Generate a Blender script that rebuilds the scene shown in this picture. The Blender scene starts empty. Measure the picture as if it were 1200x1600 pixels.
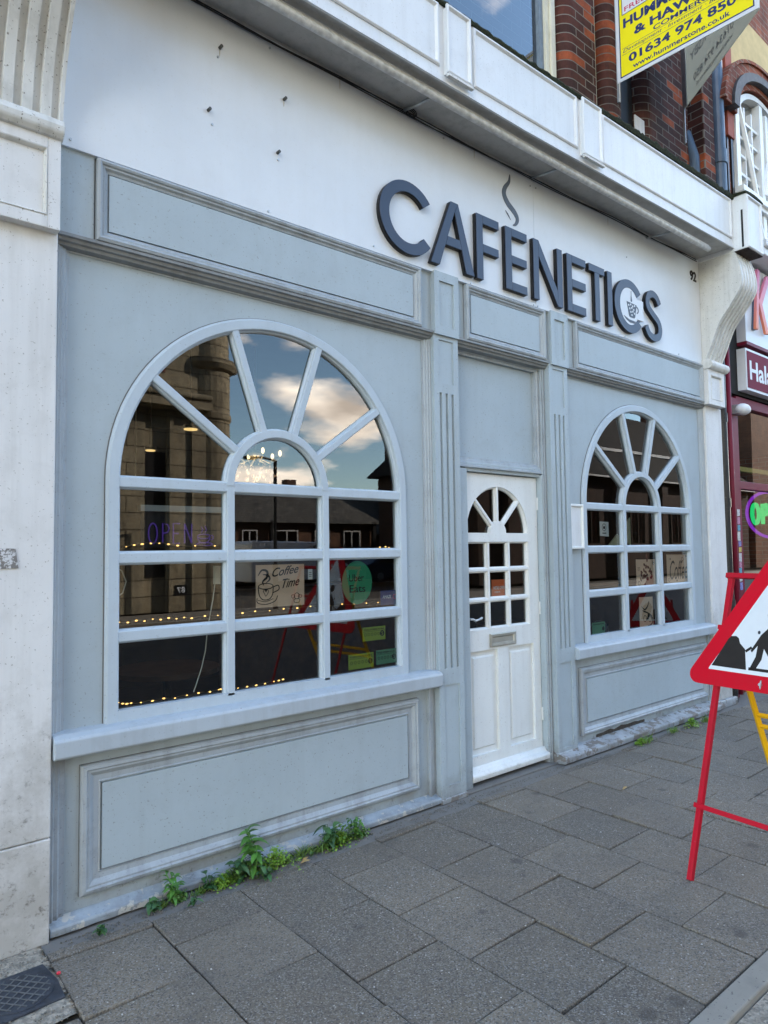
import bpy, bmesh, math, random
from mathutils import Vector, Matrix, noise
random.seed(7)
R = math.radians
sc = bpy.context.scene
COL = sc.collection

# ------------------------------------------------------------------ camera
cam_d = bpy.data.cameras.new('camera'); cam = bpy.data.objects.new('camera', cam_d); COL.objects.link(cam)
yaw, pit, rol = R(39.80167542), R(3.14020875), R(-0.78503036)
fw = Vector((math.sin(yaw)*math.cos(pit), math.cos(yaw)*math.cos(pit), math.sin(pit)))
r0 = Vector((math.cos(yaw), -math.sin(yaw), 0)); u0 = r0.cross(fw)
rr = r0*math.cos(rol)+u0*math.sin(rol); uu = -r0*math.sin(rol)+u0*math.cos(rol)
m = Matrix((rr, uu, -fw)).transposed().to_4x4(); m.translation = (-1.0206, -3.0481, 1.5287)
cam.matrix_world = m
cam_d.sensor_fit = 'VERTICAL'; cam_d.sensor_height = 24; cam_d.lens = 24*1071.3/1600
cam_d.clip_start = 0.05; cam_d.clip_end = 500
sc.camera = cam
sc.render.resolution_x = 768; sc.render.resolution_y = 1024

# ------------------------------------------------------------------ world and sun
SUN_EL, SUN_AZ = R(28), R(62)          # azimuth from +Y towards +X: behind the cafe
w = bpy.data.worlds.new('World'); sc.world = w; w.use_nodes = True
nt = w.node_tree; nt.nodes.clear()
def N(t, ty, **k):
    n = t.nodes.new(ty)
    for a, b in k.items(): setattr(n, a, b)
    return n
sky = N(nt, 'ShaderNodeTexSky', sky_type='NISHITA', sun_disc=False, sun_elevation=SUN_EL, sun_rotation=SUN_AZ, air_density=1.0, dust_density=0.15, ozone_density=1.2)
tc = N(nt, 'ShaderNodeTexCoord')
sep = N(nt, 'ShaderNodeSeparateXYZ'); nt.links.new(tc.outputs['Generated'], sep.inputs[0])
zz = N(nt, 'ShaderNodeMath', operation='MAXIMUM'); zz.inputs[1].default_value = 0.02; nt.links.new(sep.outputs[2], zz.inputs[0])
za = N(nt, 'ShaderNodeMath', operation='ADD'); za.inputs[1].default_value = 0.22; nt.links.new(zz.outputs[0], za.inputs[0])
dv = N(nt, 'ShaderNodeVectorMath', operation='DIVIDE'); nt.links.new(tc.outputs['Generated'], dv.inputs[0])
cz = N(nt, 'ShaderNodeCombineXYZ')
for i in range(3): nt.links.new(za.outputs[0], cz.inputs[i])
nt.links.new(cz.outputs[0], dv.inputs[1])
mpw = N(nt, 'ShaderNodeMapping'); mpw.inputs['Location'].default_value = (3.55, 1.3, 0.0); mpw.inputs['Scale'].default_value = (1.0, 1.0, 0.4)
nt.links.new(dv.outputs[0], mpw.inputs[0])
cn = N(nt, 'ShaderNodeTexNoise'); cn.inputs['Scale'].default_value = 1.35; cn.inputs['Detail'].default_value = 9; cn.inputs['Roughness'].default_value = 0.52
nt.links.new(mpw.outputs[0], cn.inputs['Vector'])
cr = N(nt, 'ShaderNodeValToRGB'); cr.color_ramp.elements[0].position = 0.515; cr.color_ramp.elements[1].position = 0.60
nt.links.new(cn.outputs['Fac'], cr.inputs[0])
cn2 = N(nt, 'ShaderNodeTexNoise'); cn2.inputs['Scale'].default_value = 3.2; cn2.inputs['Detail'].default_value = 6
nt.links.new(mpw.outputs[0], cn2.inputs['Vector'])
cc = N(nt, 'ShaderNodeValToRGB'); cc.color_ramp.elements[0].position = 0.35; cc.color_ramp.elements[1].position = 0.65
cc.color_ramp.elements[0].color = (7.2, 6.2, 5.3, 1); cc.color_ramp.elements[1].color = (17.5, 15.7, 13.6, 1)
nt.links.new(cn2.outputs['Fac'], cc.inputs[0])
mxw = N(nt, 'ShaderNodeMixRGB'); nt.links.new(cr.outputs[0], mxw.inputs[0]); skm = N(nt, 'ShaderNodeMixRGB', blend_type='MULTIPLY'); skm.inputs[0].default_value = 1; skm.inputs[2].default_value = (.89, .98, 1.0, 1); nt.links.new(sky.outputs[0], skm.inputs[1]); nt.links.new(skm.outputs[0], mxw.inputs[1]); nt.links.new(cc.outputs[0], mxw.inputs[2])
bg = N(nt, 'ShaderNodeBackground'); bg.inputs[1].default_value = 0.12
nt.links.new(mxw.outputs[0], bg.inputs[0])
wo = N(nt, 'ShaderNodeOutputWorld'); nt.links.new(bg.outputs[0], wo.inputs[0])
sl = bpy.data.lights.new('sun', 'SUN'); sl.energy = 2.8; sl.angle = R(0.5); sl.color = (1, 0.95, 0.88)
so = bpy.data.objects.new('sun', sl); COL.objects.link(so)
sd = Vector((math.sin(SUN_AZ)*math.cos(SUN_EL), math.cos(SUN_AZ)*math.cos(SUN_EL), math.sin(SUN_EL)))
so.rotation_euler = sd.to_track_quat('Z', 'Y').to_euler(); so.location = (0, 20, 20)
sc.view_settings.view_transform = 'Standard'; sc.view_settings.look = 'None'; sc.view_settings.gamma = 1
sc.view_settings.exposure = 2.82

# ------------------------------------------------------------------ materials
def mat(name):
    m_ = bpy.data.materials.new(name); m_.use_nodes = True
    t = m_.node_tree; b = t.nodes['Principled BSDF']
    return m_, t, b
def coords(t, scale=(1, 1, 1), loc=(0, 0, 0)):
    g = N(t, 'ShaderNodeNewGeometry'); mp = N(t, 'ShaderNodeMapping')
    mp.inputs['Scale'].default_value = scale; mp.inputs['Location'].default_value = loc
    t.links.new(g.outputs['Position'], mp.inputs[0]); return mp.outputs[0]
def nz(t, vec, scale, detail=5, rough=0.55, dist=0):
    n = N(t, 'ShaderNodeTexNoise'); n.inputs['Scale'].default_value = scale; n.inputs['Detail'].default_value = detail
    n.inputs['Roughness'].default_value = rough; n.inputs['Distortion'].default_value = dist
    t.links.new(vec, n.inputs['Vector']); return n.outputs['Fac']
def ramp(t, fac, p0, p1, c0=(0, 0, 0, 1), c1=(1, 1, 1, 1)):
    r = N(t, 'ShaderNodeValToRGB'); r.color_ramp.elements[0].position = p0; r.color_ramp.elements[1].position = p1
    r.color_ramp.elements[0].color = c0; r.color_ramp.elements[1].color = c1
    t.links.new(fac, r.inputs[0]); return r.outputs[0]
def mix(t, fac, a, b, mode='MIX'):
    n = N(t, 'ShaderNodeMixRGB', blend_type=mode)
    for i, v in enumerate((fac, a, b)):
        if isinstance(v, (int, float)): n.inputs[i].default_value = v
        elif isinstance(v, tuple): n.inputs[i].default_value = v if len(v) == 4 else (*v, 1)
        else: t.links.new(v, n.inputs[i])
    return n.outputs[0]
def mth(t, op, a, b=0.0):
    n = N(t, 'ShaderNodeMath', operation=op)
    for i, v in enumerate((a, b)):
        if isinstance(v, (int, float)): n.inputs[i].default_value = v
        else: t.links.new(v, n.inputs[i])
    return n.outputs[0]
def bump(t, b, h, strength=0.3, dist=0.002):
    n = N(t, 'ShaderNodeBump'); n.inputs['Strength'].default_value = strength; n.inputs['Distance'].default_value = dist
    t.links.new(h, n.inputs['Height']); t.links.new(n.outputs[0], b.inputs['Normal']); return n
def plain(name, c, rough=0.5, metal=0.0, var=0.15, scale=20, bumps=0.0, spec=0.3):
    m_, t, b = mat(name); v = coords(t)
    f = nz(t, v, scale, 6)
    c2 = tuple(max(0, x*(1-var)) for x in c); c3 = tuple(min(1, x*(1+var)) for x in c)
    t.links.new(mix(t, ramp(t, f, .3, .7), c2, c3), b.inputs['Base Color'])
    b.inputs['Roughness'].default_value = rough; b.inputs['Metallic'].default_value = metal
    b.inputs['Specular IOR Level'].default_value = spec
    if bumps: bump(t, b, nz(t, v, scale*6, 4), bumps, 0.001)
    return m_
def paint(name, c, dirt=(0.16, 0.14, 0.115), damt=0.35, rough=0.45, low=None, chips=None, streak=1.0, specks=0.3, spec=0.4):
    """old gloss paint: mottled film, rain streaks, specks, grime splashed up from the ground and flaked chips"""
    m_, t, b = mat(name); v = coords(t)
    big = nz(t, v, 1.7, 5, .6); fine = nz(t, v, 42, 4, .6)
    st = nz(t, coords(t, (14, 14, .9)), 1.0, 6, .62)
    col = mix(t, ramp(t, big, .3, .7), tuple(x*.93 for x in c), tuple(min(1, x*1.04) for x in c))
    k = mth(t, 'MULTIPLY', ramp(t, st, .48, .78), damt*streak)
    col = mix(t, k, col, tuple(.45*x+.55*d for x, d in zip(c, dirt)))
    blot = mth(t, 'MULTIPLY', ramp(t, nz(t, v, 6.5, 8, .68, .4), .52, .74), damt*.8)
    col = mix(t, blot, col, tuple(.5*x+.5*d for x, d in zip(c, dirt)))
    sp = mth(t, 'MULTIPLY', ramp(t, nz(t, v, 95, 2, .5), .665, .71), specks)
    col = mix(t, sp, col, dirt)
    if low is not None:                                  # rain-splash grime near the pavement
        s = N(t, 'ShaderNodeSeparateXYZ'); t.links.new(v, s.inputs[0])
        hgt = mth(t, 'SUBTRACT', low, s.outputs[2])
        hgt = mth(t, 'ADD', hgt, mth(t, 'MULTIPLY', mth(t, 'SUBTRACT', nz(t, v, 5, 7, .7), .5), low*2.6))
        g = mth(t, 'MULTIPLY', ramp(t, mth(t, 'DIVIDE', hgt, low), 0.0, .9), .72)
        col = mix(t, g, col, tuple(.25*x+.75*d for x, d in zip(c, dirt)))
        dk = mth(t, 'MULTIPLY', ramp(t, nz(t, v, 24, 7, .72), .56, .68), ramp(t, mth(t, 'DIVIDE', hgt, low), -.3, .8))
        col = mix(t, mth(t, 'MULTIPLY', dk, .7), col, (.06, .05, .04))
    h = fine
    if chips:
        ch = ramp(t, nz(t, v, chips[0], 8, .7), chips[1], chips[1]+.015)
        col = mix(t, ch, col, chips[2]); h = mth(t, 'SUBTRACT', fine, mth(t, 'MULTIPLY', ch, 1.5))
    t.links.new(col, b.inputs['Base Color'])
    b.inputs['Specular IOR Level'].default_value = spec
    t.links.new(mth(t, 'ADD', rough-.06, mth(t, 'MULTIPLY', big, .2)), b.inputs['Roughness'])
    bump(t, b, h, .16, .0015)
    return m_
GREY = (.395, .455, .48)
M = {}
M['grey'] = paint('grey_paint', GREY, damt=.42, low=.20, specks=.5, chips=(34, .735, (.17, .15, .13)))
M['grey_panel'] = paint('grey_panel_paint', GREY, damt=.30, streak=.5, low=.16, specks=.5, chips=(26, .755, (.22, .20, .18)))
M['grey_bar'] = paint('grey_joinery_paint', (.46, .525, .57), damt=.22, specks=.25)
M['grey_mould'] = paint('grey_moulding_paint', (.37, .405, .425), dirt=(.09, .08, .065), damt=.85, low=.18, streak=.8)
M['grey_cove'] = paint('shaded_grimy_cove_paint', (.235, .245, .245), dirt=(.08, .07, .055), damt=.9, streak=.8)  # base darkened for the shade under the frieze, with grime streaks over it
M['grey_sill'] = paint('grey_sill_paint', (.42, .47, .505), damt=.40, chips=(26, .70, (.20, .13, .10)))
M['plinth'] = paint('plinth_paint', (.35, .40, .44), dirt=(.12, .11, .09), damt=.8, low=.07, chips=(14, .56, (.46, .44, .39)))
M['plinth_old'] = paint('flaking_plinth_paint', (.42, .45, .47), dirt=(.10, .09, .075), damt=.9, low=.10, chips=(12, .52, (.18, .16, .14)))
M['white'] = paint('white_board_paint', (.69, .72, .745), dirt=(.42, .37, .27), damt=.16, streak=.6, rough=.38, specks=.12)
M['white_pier'] = paint('white_pier_paint', (.70, .69, .67), dirt=(.20, .175, .13), damt=.42, low=.85, rough=.5, specks=.6, chips=(5.5, .725, (.3, .29, .27)))
M['white_stone'] = paint('white_corbel_paint', (.66, .655, .62), dirt=(.13, .115, .085), damt=.65, rough=.6, specks=.8)
M['white_corn'] = paint('white_cornice_paint', (.72, .735, .735), dirt=(.25, .22, .17), damt=.30, rough=.42)
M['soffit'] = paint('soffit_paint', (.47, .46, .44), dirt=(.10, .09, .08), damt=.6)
M['white_door'] = paint('white_door_paint', (.77, .78, .75), dirt=(.30, .27, .21), damt=.26, low=.07, rough=.35, specks=.35)
M['cream'] = paint('cream_paint', (.62, .58, .45), dirt=(.2, .15, .1), damt=.6)
M['charcoal'] = plain('charcoal_letter', (.040, .054, .088), .38, 0, .10, 3)
M['black'] = plain('black_gloss', (.012, .012, .013), .35, 0, .3, 8)
M['rubber'] = plain('black_dull', (.02, .02, .02), .8)
M['ink'] = plain('printed_ink', (.018, .014, .012), .7)
M['inkgrey'] = plain('grey_ink', (.10, .12, .15), .5)
M['red'] = paint('red_sign_paint', (.56, .004, .018), dirt=(.25, .03, .03), damt=.35, rough=.5, specks=.35, spec=.12, chips=(48, .745, (.45, .33, .30)))
M['redframe'] = paint('red_frame_paint', (.46, .005, .020), dirt=(.16, .04, .04), damt=.45, rough=.5, spec=.15, chips=(36, .665, (.17, .10, .085)))
M['yellowframe'] = paint('yellow_frame_paint', (.78, .42, .008), dirt=(.22, .14, .05), damt=.4, rough=.5, spec=.15, chips=(36, .67, (.20, .13, .07)))
M['signwhite'] = plain('sign_white', (.66, .68, .70), .35, 0, .06, 4)
M['yellow'] = plain('sign_yellow', (.86, .74, .015), .5, 0, .04, 3, 0, .1)
M['navy'] = plain('sign_navy', (.02, .035, .13), .4)
M['pinkink'] = plain('sign_pink', (.55, .02, .10), .4)
m_, t_, b_ = mat('translucent_board'); b_.inputs['Base Color'].default_value = (.52, .51, .47, 1); b_.inputs['Roughness'].default_value = .6
tl_ = N(t_, 'ShaderNodeBsdfTranslucent'); tl_.inputs[0].default_value = (.75, .72, .62, 1); mx_ = N(t_, 'ShaderNodeMixShader'); mx_.inputs[0].default_value = .6
t_.links.new(b_.outputs[0], mx_.inputs[1]); t_.links.new(tl_.outputs[0], mx_.inputs[2]); t_.links.new(mx_.outputs[0], t_.nodes['Material Output'].inputs[0])
M['boardback'] = m_
M['steel'] = plain('galvanised_steel', (.45, .47, .48), .4, .7, .15, 30)
M['brass'] = plain('dull_brass_plate', (.42, .40, .34), .42, .5, .15, 12)
M['iron'] = plain('cast_iron', (.045, .05, .06), .55, .2, .35, 30, .4)
M['bluepipe'] = plain('blue_grey_pipe', (.075, .11, .16), .35, 0, .15, 7)
M['maroon'] = paint('maroon_paint', (.17, .012, .030), dirt=(.08, .05, .045), damt=.4, rough=.45, spec=.2)
M['maroonsign'] = plain('maroon_sign', (.17, .012, .034), .6, 0, .1, 2, 0, .1)
M['paper'] = plain('kraft_paper', (.55, .38, .26), .85, 0, .08, 12)
M['paperwhite'] = plain('white_paper', (.5, .49, .46), .8, 0, .05, 9)
M['greensticker'] = plain('green_sticker', (.014, .20, .085), .5, 0, .05, 5)
M['hygiene'] = plain('lime_sticker', (.20, .27, .02), .5, 0, .05, 5)
M['hygieneteal'] = plain('mint_sticker', (.06, .19, .10), .5, 0, .05, 5)
M['bluesticker'] = plain('blue_sticker', (.02, .03, .14), .5, 0, .05, 5)
M['orange'] = plain('orange_card', (.62, .13, .04), .6, 0, .05, 5)
M['wood'] = plain('dark_wood', (.10, .05, .025), .5, 0, .3, 9)
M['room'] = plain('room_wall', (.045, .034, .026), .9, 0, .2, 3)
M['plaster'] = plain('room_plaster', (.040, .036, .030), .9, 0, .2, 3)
M['dirt'] = plain('gutter_dirt', (.055, .048, .038), .95, 0, .6, 45, .8)
M['cable'] = plain('white_cable', (.55, .53, .48), .5)
M['ledwire'] = plain('copper_led_wire', (.12, .08, .04), .4)
M['moss'] = plain('moss', (.022, .026, .012), 1.0, 0, .8, 70, 1.0)
M['lead'] = plain('lead_flashing', (.06, .06, .062), .6, 0, .4, 18, .5)
M['shaded_caulk'] = paint('shaded_dirty_caulk', (.15, .15, .145), dirt=(.05, .045, .04), damt=.9)  # dark colour carries the shade of gaps and joints as well as dirt
def leafmat(name, c1, c2):
    m_, t, b = mat(name); g = N(t, 'ShaderNodeNewGeometry')
    t.links.new(mix(t, g.outputs['Random Per Island'], c1, c2), b.inputs['Base Color'])
    b.inputs['Roughness'].default_value = .5
    try: b.inputs['Subsurface Weight'].default_value = 0
    except Exception: pass
    return m_
M['leaf'] = leafmat('weed_leaf', (.045, .13, .02), (.10, .26, .04))
M['leafdark'] = leafmat('dark_weed_leaf', (.03, .08, .03), (.06, .15, .04))
M['runstain'] = plain('rust_run', (.50, .47, .41), .6, 0, .1, 40)
M['leafmix'] = leafmat('ragged_weed_leaf', (.04, .10, .018), (.13, .26, .035))
M['leaflime'] = leafmat('lime_weed_leaf', (.12, .26, .02), (.24, .38, .04))
M['grass'] = leafmat('grass_blade', (.07, .16, .02), (.17, .27, .05))
M['deadleaf'] = leafmat('dead_leaf', (.35, .20, .07), (.45, .33, .14))
def emit(name, c, s):
    m_ = bpy.data.materials.new(name); m_.use_nodes = True; t = m_.node_tree; t.nodes.clear()
    e = N(t, 'ShaderNodeEmission'); e.inputs[0].default_value = (*c, 1); e.inputs[1].default_value = s
    o = N(t, 'ShaderNodeOutputMaterial'); t.links.new(e.outputs[0], o.inputs[0]); return m_
M['led'] = emit('warm_led', (1, .56, .17), .55)
M['bulb'] = emit('warm_bulb', (1, .72, .38), .5)
M['downlight'] = emit('warm_downlight', (1, .66, .26), .22)
M['violet'] = emit('violet_neon', (.22, .10, .85), .035)
M['neongreen'] = emit('green_neon', (.02, 1, .28), .16)
M['neonpurple'] = emit('purple_neon', (.42, .05, .9), .13)
def glassmat(name, tint=(.64, .68, .66), base=.008, k=1.8):
    m_ = bpy.data.materials.new(name); m_.use_nodes = True; t = m_.node_tree; t.nodes.clear()
    tr = N(t, 'ShaderNodeBsdfTransparent'); tr.inputs[0].default_value = (*tint, 1)
    gl = N(t, 'ShaderNodeBsdfGlossy'); gl.inputs['Roughness'].default_value = .0; gl.inputs['Color'].default_value = (1, .98, .95, 1)
    lw = N(t, 'ShaderNodeLayerWeight'); lw.inputs[0].default_value = .5
    sch = mth(t, 'ADD', mth(t, 'MULTIPLY', mth(t, 'POWER', lw.outputs['Facing'], 5.0), .96), .04)
    f = mth(t, 'ADD', mth(t, 'MULTIPLY', sch, k), base)
    f = mth(t, 'MINIMUM', f, .95)
    # float glass is never quite flat
    v = coords(t); bp = N(t, 'ShaderNodeBump'); bp.inputs['Strength'].default_value = .06; bp.inputs['Distance'].default_value = .01
    t.links.new(nz(t, v, 1.3, 1), bp.inputs['Height']); t.links.new(bp.outputs[0], gl.inputs['Normal'])
    mx = N(t, 'ShaderNodeMixShader'); t.links.new(f, mx.inputs[0]); t.links.new(tr.outputs[0], mx.inputs[1]); t.links.new(gl.outputs[0], mx.inputs[2])
    o = N(t, 'ShaderNodeOutputMaterial'); t.links.new(mx.outputs[0], o.inputs[0]); return m_
M['glass'] = glassmat('shop_glass')
M['glassup'] = glassmat('upper_glass', (.35, .4, .45), .08, 1.6)
M['crystal'] = glassmat('crystal', (.9, .85, .88), .06, 1)
def brickmat(name, c1, c2, mortar, accent=None, rough=.75, w_=.225, h_=.075, ms=.010):
    m_, t, b = mat(name); g = N(t, 'ShaderNodeNewGeometry'); s = N(t, 'ShaderNodeSeparateXYZ'); t.links.new(g.outputs['Position'], s.inputs[0])
    c = N(t, 'ShaderNodeCombineXYZ'); t.links.new(mth(t, 'ADD', s.outputs[0], s.outputs[1]), c.inputs[0]); t.links.new(s.outputs[2], c.inputs[1])
    br = N(t, 'ShaderNodeTexBrick'); br.offset = .5
    br.inputs['Scale'].default_value = 1; br.inputs['Brick Width'].default_value = w_; br.inputs['Row Height'].default_value = h_
    br.inputs['Mortar Size'].default_value = ms/2; br.inputs['Mortar Smooth'].default_value = .2; br.inputs['Bias'].default_value = 0
    br.inputs['Color1'].default_value = (0, 0, 0, 1); br.inputs['Color2'].default_value = (1, 1, 1, 1); br.inputs['Mortar'].default_value = (0, 0, 0, 1)
    t.links.new(c.outputs[0], br.inputs['Vector'])
    col = mix(t, br.outputs['Color'], c1, c2)
    if accent: col = mix(t, mth(t, 'GREATER_THAN', br.outputs['Color'], .88), col, accent)
    v = coords(t)
    col = mix(t, mth(t, 'MULTIPLY', ramp(t, nz(t, v, 9, 8, .7), .4, .75), .6), col, tuple(x*.35 for x in c1))
    col = mix(t, br.outputs['Fac'], col, mortar)
    col = mix(t, mth(t, 'MULTIPLY', ramp(t, nz(t, coords(t, (2, 2, .8)), 1.0, 8, .7), .42, .68), .55), col, (.03, .026, .024))
    t.links.new(col, b.inputs['Base Color']); b.inputs['Roughness'].default_value = rough; b.inputs['Specular IOR Level'].default_value = .08
    h = mth(t, 'ADD', mth(t, 'MULTIPLY', mth(t, 'SUBTRACT', 1.0, br.outputs['Fac']), 1.0), mth(t, 'MULTIPLY', nz(t, v, 60, 5), .35))
    bump(t, b, h, .8, .006); return m_
M['brick'] = brickmat('dark_engineering_brick', (.055, .028, .024), (.12, .042, .03), (.19, .165, .14), (.34, .085, .035))
M['brickred'] = brickmat('red_brick', (.23, .07, .045), (.34, .11, .06), (.30, .25, .20), None)
M['brickopp'] = brickmat('brown_brick', (.11, .055, .035), (.19, .095, .055), (.13, .105, .085), None)
M['brickdark'] = brickmat('sooty_brick', (.034, .020, .015), (.060, .032, .022), (.045, .04, .034), None)
M['roofdark'] = brickmat('dark_roof_tiles', (.012, .011, .010), (.026, .023, .020), (.008, .008, .007), None, .8, .2, .13, .02)
M['ashlar'] = brickmat('sandstone_ashlar', (.30, .25, .165), (.38, .315, .21), (.09, .07, .045), None, .8, 6.0, .42, .03)
M['roof'] = brickmat('roof_tiles', (.075, .070, .060), (.15, .135, .11), (.03, .028, .025), None, .8, .2, .13, .02)

# ------------------------------------------------------------------ mesh helpers
class MB:
    def __init__(s): s.v = []; s.f = []
    def add(s, vs, fs):
        o = len(s.v); s.v += [tuple(p) for p in vs]; s.f += [tuple(i+o for i in f) for f in fs]
    def box(s, x0, x1, y0, y1, z0, z1):
        s.add([(x0,y0,z0),(x1,y0,z0),(x1,y1,z0),(x0,y1,z0),(x0,y0,z1),(x1,y0,z1),(x1,y1,z1),(x0,y1,z1)],
              [(0,3,2,1),(4,5,6,7),(0,1,5,4),(1,2,6,5),(2,3,7,6),(3,0,4,7)]); return s
    def hexa(s, p8): s.add(p8, [(0,3,2,1),(4,5,6,7),(0,1,5,4),(1,2,6,5),(2,3,7,6),(3,0,4,7)]); return s
    def prism(s, poly, y0, y1, fn=None):                 # poly in XZ, extruded along Y (y0 front)
        n = len(poly); fn = fn or (lambda a, b_, c: (a, b_, c))
        vs = [fn(x, y0, z) for x, z in poly]+[fn(x, y1, z) for x, z in poly]
        a = sum(poly[i][0]*poly[(i+1) % n][1]-poly[(i+1) % n][0]*poly[i][1] for i in range(n))
        r = range(n)
        fs = [tuple(r) if a > 0 else tuple(reversed(r)), tuple(reversed([i+n for i in r])) if a > 0 else tuple(i+n for i in r)]
        for i in r:
            j = (i+1) % n
            fs.append((i, i+n, j+n, j) if a > 0 else (j, j+n, i+n, i))
        s.add(vs, fs); return s
    def sweep(s, rings, closed=False, caps=True, flip=False):
        n = len(rings[0]); vs = [p for r in rings for p in r]; fs = []
        m_ = len(rings)
        for i in range(m_ if closed else m_-1):
            for j in range(n):
                a, b_, c, d = i*n+j, i*n+(j+1) % n, ((i+1) % m_)*n+(j+1) % n, ((i+1) % m_)*n+j
                fs.append((a, d, c, b_) if flip else (a, b_, c, d))
        if caps and not closed:
            fs.append(tuple(range(n)) if flip else tuple(reversed(range(n)))); fs.append(tuple(reversed([(m_-1)*n+j for j in range(n)])) if flip else tuple((m_-1)*n+j for j in range(n)))
        s.add(vs, fs); return s
    def tube(s, pts, r, seg=8, closed=False, rfn=None):
        pts = [Vector(p) for p in pts]; rings = []; n = len(pts); up = None
        for i, p in enumerate(pts):
            a = pts[i-1] if (i > 0 or closed) else p; b_ = pts[(i+1) % n] if (i < n-1 or closed) else p
            t = (b_-a).normalized()
            if up is None:
                up = Vector((0, 0, 1)) if abs(t.z) < .9 else Vector((1, 0, 0))
            x = (up-t*up.dot(t)).normalized(); up = x; y = t.cross(x)
            q = r if rfn is None else rfn(i/max(1, n-1))*r
            rings.append([p+(x*math.cos(k*2*math.pi/seg)+y*math.sin(k*2*math.pi/seg))*q for k in range(seg)])
        s.sweep(rings, closed); return s
    def rectsweep(s, x0, x1, z0, z1, prof, sides='LTRB'):
        """mitred moulding round a rectangle; prof = list of (inset, y), closed section"""
        c = [lambda i: (x0+i, z0+i), lambda i: (x1-i, z0+i), lambda i: (x1-i, z1-i), lambda i: (x0+i, z1-i)]
        rings = [[(f(i)[0], y, f(i)[1]) for i, y in prof] for f in c]
        s.sweep(rings, closed=True, flip=False); return s
    def ellip(s, c, rx, ry, rz, u=10, v_=6):
        rings = []
        for i in range(v_+1):
            a = -math.pi/2+math.pi*i/v_
            q = max(1e-4, math.cos(a))
            rings.append([(c[0]+rx*q*math.cos(2*math.pi*k/u), c[1]+ry*q*math.sin(2*math.pi*k/u), c[2]+rz*math.sin(a)) for k in range(u)])
        s.sweep(rings); return s
    def build(s, name, mt, parent=None, bevel=0, seg=2, smooth=False, loc=None, fixn=True):
        me = bpy.data.meshes.new(name)
        vs = s.v
        if loc is not None: vs = [(a-loc[0], b_-loc[1], c-loc[2]) for a, b_, c in vs]
        me.from_pydata(vs, [], s.f); me.update()
        if fixn:
            bm = bmesh.new(); bm.from_mesh(me); bmesh.ops.recalc_face_normals(bm, faces=bm.faces); bm.to_mesh(me); bm.free()
        me.materials.append(mt)
        o = bpy.data.objects.new(name, me); COL.objects.link(o)
        if loc is not None: o.location = loc
        if parent is not None:
            o.parent = parent
            if loc is None: o.matrix_parent_inverse = Matrix.Translation(parent.matrix_world.translation).inverted() if False else Matrix()
        if smooth:
            for p in me.polygons: p.use_smooth = True
        if bevel:
            b_ = o.modifiers.new('bevel', 'BEVEL'); b_.width = bevel; b_.segments = seg; b_.limit_method = 'ANGLE'; b_.angle_limit = R(35)
        return o
def empty(name, loc=(0, 0, 0), rz=0):
    o = bpy.data.objects.new(name, None); COL.objects.link(o); o.location = loc; o.rotation_euler[2] = rz; o.empty_display_size = .1
    return o
def tag(o, label=None, cat=None, group=None, kind=None):
    if label: o['label'] = label
    if cat: o['category'] = cat
    if group: o['group'] = group
    if kind: o['kind'] = kind
    return o
def part(mb, name, mt, parent, **k):
    """a part of a thing whose Empty sits at parent.location (no rotation): mesh given in world coordinates"""
    P = parent; off = Vector((0, 0, 0))
    while P is not None: off += P.location; P = P.parent
    mb.v = [(a-off.x, b_-off.y, c-off.z) for a, b_, c in mb.v]
    return mb.build(name, mt, parent, **k)
def text_mb(body, x0, x1, z0, z1, y, th=.001, bold=0.0, shear=0.0, fn=None, keep=False):
    cu = bpy.data.curves.new('t', 'FONT'); cu.body = body; cu.size = 1; cu.extrude = 0.0; cu.offset = bold; cu.shear = shear; cu.resolution_u = 5
    o = bpy.data.objects.new('t', cu); COL.objects.link(o)
    dg = bpy.context.evaluated_depsgraph_get(); me = bpy.data.meshes.new_from_object(o.evaluated_get(dg))
    bpy.data.objects.remove(o); bpy.data.curves.remove(cu)
    xs = [v.co.x for v in me.vertices]; ys = [v.co.y for v in me.vertices]
    ax, bx, ay, by = min(xs), max(xs), min(ys), max(ys)
    bm = bmesh.new(); bm.from_mesh(me); bpy.data.meshes.remove(me)
    bmesh.ops.remove_doubles(bm, verts=bm.verts, dist=1e-4)
    r = bmesh.ops.extrude_face_region(bm, geom=list(bm.faces))
    for v in [g for g in r['geom'] if isinstance(g, bmesh.types.BMVert)]: v.co.z += 1
    bm.verts.ensure_lookup_table(); bm.verts.index_update()
    sx = (x1-x0)/(bx-ax); sz = (z1-z0)/(by-ay)
    fn = fn or (lambda a, b_, c: (a, b_, c))
    mb = MB(); mb.add([fn(x0+(v.co.x-ax)*sx, y-(th if v.co.z > .5 else 0), z0+(v.co.y-ay)*sz) for v in bm.verts], [[v.index for v in f.verts] for f in bm.faces])
    bm.free(); return mb
def qd(x0, x1, y, z0, z1):
    q_ = MB(); q_.add([(x0, y, z0), (x1, y, z0), (x1, y, z1), (x0, y, z1)], [(0, 1, 2, 3)]); return q_
def arc(cx, cz_, r, a0, a1, n): return [(cx+r*math.cos(R(a0+(a1-a0)*i/n)), cz_+r*math.sin(R(a0+(a1-a0)*i/n))) for i in range(n+1)]
def wz(x): return .022*max(0, x-2.4)                     # the old cornice climbs a little to the right

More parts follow.
